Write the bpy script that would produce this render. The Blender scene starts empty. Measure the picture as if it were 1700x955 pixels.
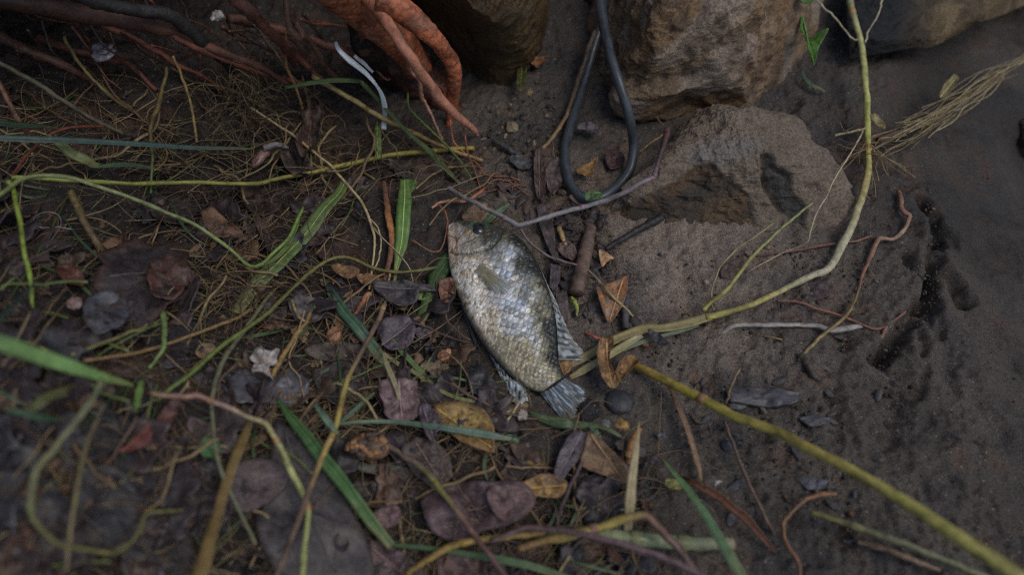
import bpy, math, random
import numpy as np
rng = np.random.default_rng(7); random.seed(7)
scene = bpy.context.scene
COL = scene.collection

# ------------------------------------------------------------------ camera
PITCH = math.radians(58); DIST = 0.50; LENS = 28.0
FPX = LENS / 36 * 1700                      # focal length in photograph pixels
FWD = np.array([0, math.cos(PITCH), -math.sin(PITCH)])
UPV = np.array([0, math.sin(PITCH), math.cos(PITCH)])
RGT = np.array([1.0, 0, 0])
CAM = -DIST * FWD
cd = bpy.data.cameras.new('camera'); cam = bpy.data.objects.new('camera', cd); COL.objects.link(cam)
cd.lens = LENS; cd.sensor_width = 36; cd.clip_start = 0.01; cd.clip_end = 200
cam.location = CAM; cam.rotation_euler = (math.pi / 2 - PITCH, 0, 0)
cd.dof.use_dof = True; cd.dof.focus_distance = 0.507; cd.dof.aperture_fstop = 3.3
scene.camera = cam

# ------------------------------------------------------------------ sky, sun, exposure
SUN_EL = math.radians(62); SUN_AZ = math.radians(115)     # azimuth from +Y (up in the picture) towards +X
w = bpy.data.worlds.new('World'); scene.world = w; w.use_nodes = True
nt = w.node_tree; bg = nt.nodes['Background']
sky = nt.nodes.new('ShaderNodeTexSky'); sky.sky_type = 'NISHITA'; sky.sun_disc = False
sky.sun_elevation = SUN_EL; sky.sun_rotation = SUN_AZ
sky.air_density = 1.0; sky.dust_density = 2.5; sky.ozone_density = 1.0
nt.links.new(sky.outputs[0], bg.inputs[0]); bg.inputs[1].default_value = 0.10
sl = bpy.data.lights.new('sun', 'SUN'); sl.energy = 0.8; sl.angle = math.radians(30); sl.color = (1, 0.96, 0.9)
so = bpy.data.objects.new('sun', sl); COL.objects.link(so)
so.rotation_euler = (math.pi / 2 - SUN_EL, 0, math.pi - SUN_AZ)
scene.view_settings.view_transform = 'Standard'; scene.view_settings.look = 'None'
scene.view_settings.gamma = 1; scene.view_settings.exposure = EXPO = -0.22
scene.cycles.use_denoising = False; scene.cycles.pixel_filter_type = 'BLACKMAN_HARRIS'; scene.cycles.filter_width = 1.2; scene.render.filter_size = 1.2
try: scene.view_settings.use_curve_mapping = False
except Exception: pass

# ------------------------------------------------------------------ numeric helpers
def sm(a, b, x):
    t = np.clip((x - a) / (b - a), 0, 1); return t * t * (3 - 2 * t)
def _h(ix, iy, iz, s):
    n = (ix * 374761393 + iy * 668265263 + iz * 2147483647 + s * 974634777).astype(np.int64) & 0xffffffff
    n = ((n ^ (n >> 13)) * 1274126177) & 0xffffffff
    n = ((n ^ (n >> 16)) * 2246822519) & 0xffffffff
    return ((n ^ (n >> 15)) & 0xffff) / 65535.0
def vn(p, s=0):
    p = np.asarray(p, float); i = np.floor(p).astype(np.int64); f = p - i; f = f * f * f * (f * (f * 6 - 15) + 10)
    D = p.shape[1]; z0 = np.zeros(len(p), np.int64); out = 0
    for c in range(2 ** D):
        b = [(c >> k) & 1 for k in range(D)]
        wgt = 1
        for k in range(D): wgt = wgt * (f[:, k] if b[k] else 1 - f[:, k])
        out = out + wgt * _h(i[:, 0] + b[0], i[:, 1] + b[1], (i[:, 2] + b[2]) if D == 3 else z0, s)
    return out * 2 - 1
def fbm(p, octv=4, s=0, gain=.5, ridge=False):
    p = np.asarray(p, float); a = 1; out = 0
    for k in range(octv):
        n = vn(p * 2.03 ** k + k * 17.3, s + k)
        out = out + a * ((1 - 2 * np.abs(n)) if ridge else n); a *= gain
    return out
KD = [.56]; DS = [.0]
def O(r, g, b):                      # a colour as the daylight shows it -> base colour
    c = np.array([r, g, b]) / 255.0
    c = np.where(c <= .04045, c / 12.92, ((c + .055) / 1.055) ** 2.4) / KD[0]
    return c * (1 - DS[0]) + DS[0] * (c @ np.array([.25, .6, .15]))
def ray(u, v):
    d = FWD * FPX + RGT * (u - 850) - UPV * (v - 477.5); return d / np.linalg.norm(d)
def plane(u, v, z):
    d = ray(u, v); return CAM + d * ((z - CAM[2]) / d[2])
def proj(P):
    q = np.asarray(P) - CAM; zz = q @ FWD
    return np.stack([850 + FPX * (q @ RGT) / zz, 477.5 - FPX * (q @ UPV) / zz], -1)
def depth(P): return float((np.asarray(P) - CAM) @ FWD)
def segdist(P, line):                        # distance of 2-D points to a polyline
    P = np.asarray(P, float); best = np.full(len(P), 1e9)
    for a, b in zip(line[:-1], line[1:]):
        a = np.array(a[:2], float); b = np.array(b[:2], float); ab = b - a
        t = np.clip(((P - a) @ ab) / (ab @ ab + 1e-12), 0, 1)
        best = np.minimum(best, np.linalg.norm(P - a - t[:, None] * ab, axis=1))
    return best
def inpoly(P, poly):
    x, y = P[:, 0], P[:, 1]; r = np.zeros(len(P), bool); n = len(poly)
    for i in range(n):
        x1, y1 = poly[i]; x2, y2 = poly[i - 1]
        c = ((y1 > y) != (y2 > y)) & (x < (x2 - x1) * (y - y1) / (y2 - y1 + 1e-12) + x1); r ^= c
    return r
def softpoly(P, poly, wd):                   # 1 inside, fading over wd
    d = segdist(P, list(poly) + [poly[0]]); s = np.where(inpoly(P, poly), d, -d)
    return sm(-wd, wd, s)
def num(s): return [tuple(float(q) for q in w.split(',')) for w in s.split()]
def cr(pts, n, closed=False):                # Catmull-Rom through rows of pts
    p = np.asarray(pts, float)
    if closed: p = np.vstack([p[-1], p, p[0], p[1]])
    else: p = np.vstack([2 * p[0] - p[1], p, 2 * p[-1] - p[-2]])
    m = len(p) - 3; L = np.linalg.norm(np.diff(p[1:-1, :2 if p.shape[1] < 3 else 3], axis=0), axis=1) + 1e-9
    cum = np.concatenate([[0], np.cumsum(L)]) / L.sum()
    t = np.linspace(0, 1, n, endpoint=not closed); i = np.clip(np.searchsorted(cum, t, 'right') - 1, 0, m - 1)
    f = ((t - cum[i]) / (cum[i + 1] - cum[i]))[:, None]
    a, b, c, d = p[i], p[i + 1], p[i + 2], p[i + 3]
    return .5 * (2 * b + (c - a) * f + (2 * a - 5 * b + 4 * c - d) * f * f + (3 * b - a - 3 * c + d) * f ** 3)

# ------------------------------------------------------------------ materials (all procedural, colour comes from the 'Col' attribute x noise)
def mat(name, lo=.28, rough=.6, coat=0., var=.35, scale=300., bump=.3, bscale=900., stretch=(1, 1, 1), spec=.5, metal=0., alpha=1., speck=0., bdist=.0006):
    m = bpy.data.materials.new(name); m.use_nodes = True; t = m.node_tree; N = t.nodes; L = t.links
    b = N['Principled BSDF']; b.inputs['Roughness'].default_value = rough
    b.inputs['Coat Weight'].default_value = coat; b.inputs['Coat Roughness'].default_value = .18
    b.inputs['Specular IOR Level'].default_value = spec; b.inputs['Metallic'].default_value = metal; b.inputs['Alpha'].default_value = alpha
    at_ = N.new('ShaderNodeAttribute'); at_.attribute_name = 'Col'
    tc = N.new('ShaderNodeTexCoord'); mp = N.new('ShaderNodeMapping'); mp.inputs['Scale'].default_value = stretch
    L.new(tc.outputs['Object'], mp.inputs['Vector'])
    oi = N.new('ShaderNodeObjectInfo'); ad = N.new('ShaderNodeVectorMath'); ad.operation = 'ADD'
    L.new(mp.outputs[0], ad.inputs[0]); L.new(oi.outputs['Random'], ad.inputs[1])
    n1 = N.new('ShaderNodeTexNoise'); n1.inputs['Scale'].default_value = scale; n1.inputs['Detail'].default_value = 5; n1.inputs['Roughness'].default_value = .75
    L.new(ad.outputs[0], n1.inputs['Vector'])
    mr = N.new('ShaderNodeMapRange'); mr.inputs[1].default_value = lo; mr.inputs[2].default_value = 1 - lo
    mr.inputs[3].default_value = 1 - var; mr.inputs[4].default_value = 1 + var
    L.new(n1.outputs['Fac'], mr.inputs[0])
    mu = N.new('ShaderNodeVectorMath'); mu.operation = 'SCALE'
    L.new(at_.outputs['Color'], mu.inputs[0]); L.new(mr.outputs[0], mu.inputs['Scale'])
    last = mu.outputs[0]
    if speck:
        vo = N.new('ShaderNodeTexVoronoi'); vo.inputs['Scale'].default_value = 420; L.new(tc.outputs['Object'], vo.inputs['Vector'])
        c1 = N.new('ShaderNodeMath'); c1.operation = 'LESS_THAN'; c1.inputs[1].default_value = .26; L.new(vo.outputs['Distance'], c1.inputs[0]); vo.inputs['Scale'].default_value = 560
        sp = N.new('ShaderNodeSeparateColor'); L.new(vo.outputs['Color'], sp.inputs[0])
        c2 = N.new('ShaderNodeMath'); c2.operation = 'GREATER_THAN'; c2.inputs[1].default_value = 1 - speck; L.new(sp.outputs[0], c2.inputs[0])
        c3 = N.new('ShaderNodeMath'); c3.operation = 'MULTIPLY'; L.new(c1.outputs[0], c3.inputs[0]); L.new(c2.outputs[0], c3.inputs[1])
        mx = N.new('ShaderNodeMix'); mx.data_type = 'RGBA'; c4 = N.new('ShaderNodeMath'); c4.operation = 'MULTIPLY'; L.new(c3.outputs[0], c4.inputs[0]); L.new(at_.outputs['Alpha'], c4.inputs[1]); L.new(c4.outputs[0], mx.inputs['Factor'])
        L.new(last, mx.inputs['A'])
        rp = N.new('ShaderNodeValToRGB'); rp.color_ramp.elements[0].color = (.2, .18, .16, 1); rp.color_ramp.elements[1].color = (.34, .32, .29, 1)
        e = rp.color_ramp.elements.new(.4); e.color = (.28, .19, .1, 1)
        e = rp.color_ramp.elements.new(.25); e.color = (.012, .011, .011, 1)
        L.new(sp.outputs[1], rp.inputs[0]); L.new(rp.outputs[0], mx.inputs['B']); last = mx.outputs['Result']
    L.new(last, b.inputs['Base Color'])
    rr = N.new('ShaderNodeMapRange'); rr.inputs[1].default_value = .3; rr.inputs[2].default_value = .7
    rr.inputs[3].default_value = max(.05, rough - .16); rr.inputs[4].default_value = min(1, rough + .16)
    n3 = N.new('ShaderNodeTexNoise'); n3.inputs['Scale'].default_value = scale * .37; L.new(ad.outputs[0], n3.inputs['Vector'])
    L.new(n3.outputs['Fac'], rr.inputs[0]); L.new(rr.outputs[0], b.inputs['Roughness'])
    if bump:
        n2 = N.new('ShaderNodeTexNoise'); n2.inputs['Scale'].default_value = bscale; n2.inputs['Detail'].default_value = 4; n2.inputs['Roughness'].default_value = .7
        L.new(ad.outputs[0], n2.inputs['Vector'])
        bp = N.new('ShaderNodeBump'); bp.inputs['Strength'].default_value = bump; bp.inputs['Distance'].default_value = bdist
        L.new(n2.outputs['Fac'], bp.inputs['Height']); L.new(bp.outputs[0], b.inputs['Normal'])
    return m
M = dict(
    mud=mat('wet_mud', .36, .66, 0, .62, 850, 1.0, 1100, speck=.16, bdist=.0009, spec=.4),
    rock=mat('rough_rock', .34, .66, 0, .5, 520, 1.0, 520, spec=.4, bdist=.0013),
    leaf=mat('wet_dead_leaf', .34, .5, .08, .42, 320, .9, 520, bdist=.0007),
    green=mat('green_blade', .34, .46, .06, .3, 240, .3, 900, bdist=.0003),
    stem=mat('straw_stem', .34, .52, .03, .36, 260, .4, 900, bdist=.0004),
    wood=mat('wet_wood', .28, .55, .08, .45, 260, .8, 700, bdist=.0008),
    root=mat('root_bark', .28, .55, .06, .4, 130, .8, 420, bdist=.0012),
    hose=mat('black_rubber', .28, .36, 0, .25, 400, .25, 1500, spec=.55, bdist=.0003),
    stone=mat('pebble_stone', .28, .5, .1, .4, 400, .6, 900, bdist=.0006),
    plastic=mat('thin_plastic', .28, .35, .2, .15, 300, .2, 700, bdist=.0004),
    fish=mat('fish_skin', .28, .33, .4, .2, 900, .35, 1600, spec=.6, metal=.08, bdist=.0003),
    fin=mat('fish_fin', .28, .3, .35, .25, 700, .3, 1200, alpha=.86, bdist=.0003),
    thin=mat('fish_fin_thin', .28, .3, .3, .2, 700, .3, 1200, alpha=.5, bdist=.0003),
    eye=mat('fish_eye', .28, .08, 1., .1, 600, 0),
    fibre=mat('dry_fibre', .28, .6, 0, .4, 200, 0),
)

# ------------------------------------------------------------------ mesh helpers
def mesh(name, V, F, C, m, parent=None, loc=None, smooth=True, A=None):
    V = np.asarray(V, np.float64); me = bpy.data.meshes.new(name)
    pl = np.zeros(3) if parent is None else parent['_p']
    if loc is None: loc = V.mean(0) if parent is None else pl
    loc = np.asarray(loc, float)
    me.vertices.add(len(V)); me.vertices.foreach_set('co', (V - loc).astype(np.float32).ravel())
    if isinstance(F, np.ndarray):
        k = F.shape[1]; flat = F.ravel(); st = np.arange(len(F)) * k
    else:
        ks = [len(f) for f in F]; flat = np.concatenate([np.asarray(f) for f in F]); st = np.concatenate([[0], np.cumsum(ks)[:-1]])
    me.loops.add(len(flat)); me.loops.foreach_set('vertex_index', flat.astype(np.int32))
    me.polygons.add(len(st)); me.polygons.foreach_set('loop_start', st.astype(np.int32))
    me.polygons.foreach_set('use_smooth', np.full(len(st), smooth))
    me.update(calc_edges=True); me.validate()
    C = np.asarray(C, float)
    if C.ndim == 1: C = np.tile(C, (len(V), 1))
    a = me.color_attributes.new('Col', 'FLOAT_COLOR', 'POINT')
    a.data.foreach_set('color', np.concatenate([C, np.ones((len(V), 1)) if A is None else A[:, None]], 1).astype(np.float32).ravel())
    me.materials.append(m if not isinstance(m, str) else M[m])
    o = bpy.data.objects.new(name, me); COL.objects.link(o)
    if parent is not None: o.parent = parent; o.location = loc - pl
    else: o.location = loc
    o['_p'] = [float(q) for q in loc]
    return o
def empty(name, loc):
    o = bpy.data.objects.new(name, None); COL.objects.link(o); o.location = loc; o.empty_display_size = .01
    o['_p'] = [float(q) for q in loc]; return o
def tag(o, label=None, cat=None, group=None, kind=None):
    if label: o['label'] = label
    if cat: o['category'] = cat
    if group: o['group'] = group
    if kind: o['kind'] = kind
    return o
def gridF(nu, nv, wrap=False):               # nu rows of nv verts
    i = np.arange(nu - 1)[:, None]; j = np.arange(nv if wrap else nv - 1)[None]; j2 = (j + 1) % nv
    return np.stack([i * nv + j, i * nv + j2, (i + 1) * nv + j2, (i + 1) * nv + j], -1).reshape(-1, 4)
def frames(P):
    T = np.gradient(P, axis=0); T /= np.linalg.norm(T, axis=1)[:, None] + 1e-12
    n = np.cross(T[0], [0.3, 0.2, .93]); n /= np.linalg.norm(n) + 1e-12; Ns = []
    for t in T:
        n = n - t * (n @ t); n /= np.linalg.norm(n) + 1e-12; Ns.append(n)
    Ns = np.array(Ns); return T, Ns, np.cross(T, Ns)
def tube(P, R, k=8, rough=0., seed=0, flat=1.):
    P = np.asarray(P); n = len(P); R = np.broadcast_to(R, (n,)); T, A, B = frames(P)
    if flat != 1.:                            # lie flat: A sideways, B upwards
        A = np.cross(T, [0, 0, 1.]); A /= np.linalg.norm(A, axis=1)[:, None] + 1e-9; B = np.cross(A, T)
    th = np.arange(k) / k * 2 * math.pi
    rr = R[:, None] * np.ones(k)
    if rough: rr = rr * (1 + rough * fbm(np.stack([np.repeat(np.arange(n) * .35, k), np.tile(np.cos(th) * 1.3, n) + seed, np.tile(np.sin(th) * 1.3, n)], -1), 3, seed).reshape(n, k))
    V = P[:, None] + A[:, None] * (np.cos(th) * rr)[..., None] + B[:, None] * (np.sin(th) * rr * flat)[..., None]
    V = V.reshape(-1, 3); F = [tuple(f) for f in gridF(n, k, True)]
    F.append(tuple(range(k))[::-1]); F.append(tuple(range((n - 1) * k, n * k)))
    return V, F
def lerpc(cols, t):                          # cols: list of (t, rgb)
    ts = [c[0] for c in cols]; cs = np.array([c[1] for c in cols])
    return np.stack([np.interp(t, ts, cs[:, i]) for i in range(3)], -1)
def ramp(c):
    if isinstance(c, tuple): c = [c]
    c = [O(*q) for q in c]
    return [(i / max(1, len(c) - 1), q) for i, q in enumerate(c)]
# ------------------------------------------------------------------ ground: one sheet out to the horizon
def W2(s, z=0.): return [tuple(plane(u, v, z)[:2]) for u, v in num(s)]
CRACKS = [(W2('1548,318 1566,350 1572,380 1560,415 1552,440 1556,470 1544,500 1522,518 1498,544 1476,578 1462,600'), .017, .0056), (W2('1553,425 1560,450 1556,480 1535,500'), .008, .0055),
          (W2('1556,440 1580,444 1600,458 1620,478'), .014, .0045), (W2('1546,462 1528,446 1508,425'), .012, .005), (W2('1572,375 1590,372 1604,380'), .009, .005), (W2('1530,505 1545,520 1540,545'), .010, .004),
          (W2('1535,500 1560,520 1566,560'), .006, .003), (W2('1478,575 1460,620 1452,660'), .005, .006), (W2('1505,545 1498,600 1478,660'), .005, .007), (W2('1525,560 1535,610 1520,660'), .007, .004),
          (W2('1318,170 1312,195 1316,215'), .007, .003), (W2('1498,105 1525,130 1520,160 1500,185 1490,210'), .004, .010),
          (W2('1610,405 1650,395 1720,372'), .008, .011), (W2('1590,478 1640,520 1720,560'), .010, .012), (W2('1620,560 1660,590 1720,640'), .007, .012), (W2('1600,640 1640,680 1720,760'), .005, .012),
          (W2('1500,620 1490,700 1470,760'), .006, .006), (W2('1100,380 1130,430 1145,470 1160,520'), .004, .007), (W2('1570,560 1580,640 1560,720'), .004, .008), (W2('1400,560 1385,640 1390,700'), .004, .006)]
def base(x, y):
    x = np.asarray(x, float); y = np.asarray(y, float)
    z = .066 * sm(-.11, -.36, x) * sm(.35, .1, y)            # litter bank on the left
    z = z + .075 * sm(-.05, -.27, x) * sm(.03, -.16, y)       # and higher still towards the near left corner
    z = z + .42 * sm(-.43, -.62, x) * sm(-.7, -.3, y)          # added unseen rise beyond the left edge, blocks light from that side
    z = z - .085 * sm(.22, .50, x)                            # mud falls away to the right
    z = z - .022 * sm(.045, -.02, (x + .25) ** 2 * .5 + (y - .19) ** 2) # hollow under the tree roots
    z = z + .55 * sm(.30, .85, y) * sm(.12, -.12, x) + .10 * sm(.33, .8, y)  # the bank the tree stands on
    r = np.sqrt(x * x + y * y); z = z * sm(4, 1, r) + .12 * sm(3, 9, r) * 0
    return z
def H(x, y): return float(base(np.array([x]), np.array([y]))[0])
def at(u, v, lift=0.):                        # point `lift` mm over the ground, seen at photograph pixel u,v
    z = 0.
    for _ in range(14):
        p = plane(u, v, z + lift / 1000); z = .5 * z + .5 * H(p[0], p[1])
    return plane(u, v, z + lift / 1000)
def axis(a, b, s, far):
    f = np.arange(a, b, s); g = np.geomspace(s * 1.4, far, 34)
    return np.concatenate([(a - g)[::-1], f, b + g])
gx = axis(-.50, .50, .00128, 28.); gy = axis(-.235, .40, .00122, 28.)
X, Y = np.meshgrid(gx, gy); xy = np.stack([X.ravel(), Y.ravel()], -1)
z = base(xy[:, 0], xy[:, 1])
near = (np.abs(xy[:, 0]) < .6) & (np.abs(xy[:, 1]) < .5)
q = xy[near]; d = np.zeros(len(q))
wob = np.stack([fbm(q * 80, 3, 90, .55), fbm(q * 80, 3, 95, .55)], -1) * .0026
for line, dep, wid in CRACKS:
    sd = segdist(q + wob, line); d -= dep * np.exp(-(sd / wid) ** 2) - dep * .25 * np.exp(-(sd / (wid * 3)) ** 2)
left = sm(.02, -.10, q[:, 0] + .25 * np.minimum(q[:, 1], 0) + .25 * q[:, 1])
d += .0045 * fbm(q * 22, 3, 1) * (.35 + .75 * left) + .0016 * fbm(q * 75, 3, 5) * (.7 + .8 * left)
smooth_ = sm(.25, .31, q[:, 0] + .012 * fbm(q * 30, 3, 8))
d += smooth_ * .009 * vn(q @ np.array([[9., 16], [26, -12]]), 19)
g1 = fbm(q * 210, 4, 9, .6); d += .0011 * g1 * (1 - .75 * smooth_)
rid = fbm(q * 110, 3, 33, .5, True); d += .0009 * np.clip(rid - .55, 0, 2) * (1 - .7 * smooth_)
band = sm(.07, .13, q[:, 0]) * sm(.30, .24, q[:, 0]) * sm(.03, -.02, q[:, 1]); d += band * (.0017 * fbm(q * 120, 4, 63, .6) + .0012 * np.clip(fbm(q * 90, 3, 65, .5, True) - .4, 0, 2))
pit = sm(.45, .8, fbm(q * 120, 4, 71, .65)); d -= .0016 * pit * (1 - .9 * smooth_)
z[near] += d
lift_ = 0
lightmud, darkmud, litter = O(120, 109, 98), O(56, 52, 48), O(34, 30, 27)
C = np.tile(O(70, 65, 58), (len(xy), 1)); 
pw = np.clip(.5 + .8 * fbm(q * 14, 4, 41), 0, 1)[:, None]
pale = (np.exp(-(((q[:, 0] - .115) / .085) ** 2 + ((q[:, 1] - .02) / .085) ** 2)))[:, None]
c = darkmud * (1 - pw) + O(74, 68, 62) * pw; c = c * (1 - .75 * pale) + lightmud * .75 * pale
blk = sm(.25, .8, fbm(q * 30, 4, 57))[:, None]; c = c * (1 - .45 * blk) + O(46, 46, 48) * .45 * blk
c = c * (1 - .8 * left[:, None]) + litter * .8 * left[:, None]
rust = sm(.4, .9, fbm(q * 45, 3, 77))[:, None] * .25; c = c * (1 - rust) + O(90, 62, 44) * rust
c = c * (1 - .40 * sm(.20, .33, q[:, 0]))[:, None]; C[near] = c; AL = np.ones(len(xy)); AL[near] = 1 - .85 * smooth_  # mud colour darkened towards the right, painting in the corner falloff
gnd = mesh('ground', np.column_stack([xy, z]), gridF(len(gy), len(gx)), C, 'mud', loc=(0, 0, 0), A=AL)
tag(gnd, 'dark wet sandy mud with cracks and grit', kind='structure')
del X, Y, d, c
ux = np.linspace(-1.3, -.13, 110); sx_ = np.linspace(0, 1, 60); VV = []  # added overhang out of view, shaped to darken the hollow beneath
for up_ in (0, 1):
    for s_ in sx_:
        ylip = .062 + .16 * sm(-.24, -.13, ux) + .012 * np.sin(ux * 14) + .015 * fbm(np.column_stack([ux * 9, ux * 0 + 4]), 3, 6)
        y_ = ylip + s_ * (1.1 - ylip); e_ = min(1, s_ * 6) ** .5
        zl = .235 + .03 * fbm(np.column_stack([ux * 8, y_ * 8]), 4, 12) + (.085 * e_ if up_ else -.045 * e_) + (.9 * max(0, s_ - .25) if up_ else .55 * max(0, s_ - .3))
        VV.append(np.column_stack([ux, y_, zl]))
VV = np.concatenate(VV); g_ = gridF(60, 110); n_ = 60 * 110
rim = list(range(110)) + [i * 110 + 109 for i in range(1, 60)] + [59 * 110 + i for i in range(108, -1, -1)] + [i * 110 for i in range(58, 0, -1)]
FF_ = [tuple(q[::-1]) for q in g_] + [tuple(q + n_) for q in g_] + [(rim[i - 1], rim[i], rim[i] + n_, rim[i - 1] + n_) for i in range(len(rim))]
tag(mesh('bank', VV, FF_, O(52, 46, 40), 'mud'), 'unseen soil bank added to shade the tree roots at the upper left', kind='structure')

# ------------------------------------------------------------------ builders for things that lie about (pixel positions are turned into ground positions)
def pts3(s, dl=2.):
    out = []
    for wd in s.split():
        t = [float(q) for q in wd.split(',')]; out.append(at(t[0], t[1], t[2] if len(t) > 2 else dl))
    return np.array(out)
def pxr(P): return np.array([depth(p) for p in P]) / FPX      # metres per photograph pixel
SEED = [100]
def S(name, label, cat, s, r, col, nodes='', m='stem', parent=None, group=None, k=7, rough=.18, flat=1., wob=.8, dl=2., nodecol=None, n=None):
    """stem / twig / root: a tube through pixel points; r = radius (or list) in photograph pixels"""
    DS[0] += .16 if m == 'root' else 0
    SEED[0] += 1; C0 = pts3(s, dl); n = n or max(14, min(60, int(len(C0) * 9)))
    P = cr(C0, n); px = pxr(P); rr = np.interp(np.linspace(0, 1, n), np.linspace(0, 1, len(r)) if np.ndim(r) else [0, 1], r if np.ndim(r) else [r, r]) * px
    t = np.linspace(0, 1, n); jig = np.stack([fbm(np.stack([t * n * .25, t * 0 + SEED[0] + a * 7.7], -1), 3, SEED[0]) for a in range(3)], -1)
    P = P + jig * (wob * px)[:, None]
    V, F = tube(P, rr, k, rough, SEED[0], flat)
    cc = lerpc(ramp(col), np.repeat(t, k)); th_ = np.tile(np.arange(k) / k * 6.283, n); q_ = np.stack([np.repeat(t * n * .35, k) + SEED[0], np.cos(th_) * .8, np.sin(th_) * .8], -1)
    cc = cc * (1 - .42 * sm(.1, .6, fbm(q_, 3, 71)) + .16 * sm(.1, .6, fbm(q_ + 40, 2, 75)))[:, None]
    DS[0] -= .16 if m == 'root' else 0
    o = mesh(name, V, F, cc, m, parent)
    if parent is None: tag(o, label, cat, group)
    for nd in [float(q) for q in nodes.split()] if nodes else []:
        i = int(np.clip(nd * (n - 1), 1, n - 2)); tg = P[i + 1] - P[i - 1]; tg /= np.linalg.norm(tg); R = rr[i]
        L = np.linspace(-1, 1, 7); NV, NF = tube(P[i] + tg * (L * R * .9)[:, None], R * (1.0 + .16 * (1 - L ** 2)), k, .06, SEED[0], flat)
        mesh('node', NV, NF, O(*nodecol) if nodecol else cc[min(len(cc) - 1, i * k)] * np.array([.8, .7, .6]), m, o)
    return o
def ribbon(P, Wd, roll=0., vee=.18, thick=.00035, k=5, twist=0.):
    n = len(P); T = np.gradient(P, axis=0); T /= np.linalg.norm(T, axis=1)[:, None] + 1e-12
    U = np.array([0, 0, 1.]) * .6 - FWD * .4; U /= np.linalg.norm(U)
    A = np.cross(T, U); A /= np.linalg.norm(A, axis=1)[:, None] + 1e-9; B = np.cross(A, T)
    an = roll + twist * np.linspace(-.5, .5, n); ca, sa = np.cos(an)[:, None], np.sin(an)[:, None]
    A, B = A * ca + B * sa, B * ca - A * sa
    s = np.linspace(-1, 1, k); row = []
    for j in s: row.append(P + A * (j * Wd / 2)[:, None] + B * ((abs(j) * vee * Wd / 2) + thick * .5)[:, None])
    for j in s[::-1]: row.append(P + A * (j * Wd / 2 * .97)[:, None] + B * ((abs(j) * vee * Wd / 2) - thick * .5)[:, None])
    V = np.stack(row, 1).reshape(-1, 3); kk = 2 * k; F = [tuple(f) for f in gridF(n, kk, True)]
    F.append(tuple(range(kk))[::-1]); F.append(tuple(range((n - 1) * kk, n * kk)))
    return V, F, np.concatenate([s, s[::-1]])
def Bl(name, label, cat, s, wpx, col, m='green', roll=0., vee=.18, twist=0., rib=True, ribcol=None, group=None, parent=None, dl=3., edge=None, wig=.25):
    """blade of grass, straw, ribbon: width (list) in photograph pixels"""
    if m == "green": col = [tuple(.80 * x + .045 * sum(q) for x in np.array(q) * .93) for q in (col if isinstance(col, list) else [col])]
    SEED[0] += 1; C0 = pts3(s, dl); n = max(18, len(C0) * 10); P = cr(C0, n); px = pxr(P); t = np.linspace(0, 1, n)
    wv = np.interp(t, np.linspace(0, 1, len(wpx)), wpx) * px * (1 + .07 * fbm(np.stack([t * 9, t * 0 + SEED[0]], -1), 3, SEED[0]))
    P = P + np.array([0, 0, 1.]) * (fbm(np.stack([t * 5, t * 0 + SEED[0] + 3], -1), 3, 5) * wig * wv * .5)[:, None]
    V, F, sv = ribbon(P, np.maximum(wv, .00015), roll, vee, .0004, 5, twist); k = len(sv)
    cc = lerpc(ramp(col), np.repeat(t, k)); ed = np.tile(np.abs(sv), n); tt = np.repeat(t, k)
    brn = sm(.72, 1.05, np.repeat(t, k) + .14 * vn(np.stack([np.tile(sv * 2, n), tt * 7 + SEED[0]], -1), 4))[:, None] * (.55 if m == 'green' and max(wpx) > 6 else 0); cc = cc * (1 - brn) + O(104, 88, 48) * brn
    streak = 1 + .26 * vn(np.stack([np.tile(sv * 6, n), tt * 1.5 + SEED[0]], -1), SEED[0]); cc = cc * streak[:, None]
    if edge is not None: f = sm(.6, 1, ed)[:, None]; cc = cc * (1 - f) + O(*edge) * f
    o = mesh(name, V, F, cc, m, parent)
    if parent is None: tag(o, label, cat, group)
    if rib and max(wpx) > 9:
        T = np.gradient(P, axis=0); up = V.reshape(n, k, 3)[:, 2]
        RV, RF = tube(up[1:-1] + np.array([0, 0, .00008]), np.maximum(wv[1:-1] * .045, .0001), 5)
        mesh('midrib', RV, RF, lerpc(ramp(ribcol), np.repeat(t[1:-1], 5)) if ribcol else np.minimum(cc.mean(0) * 1.45, .8), m, o)
    return o
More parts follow.
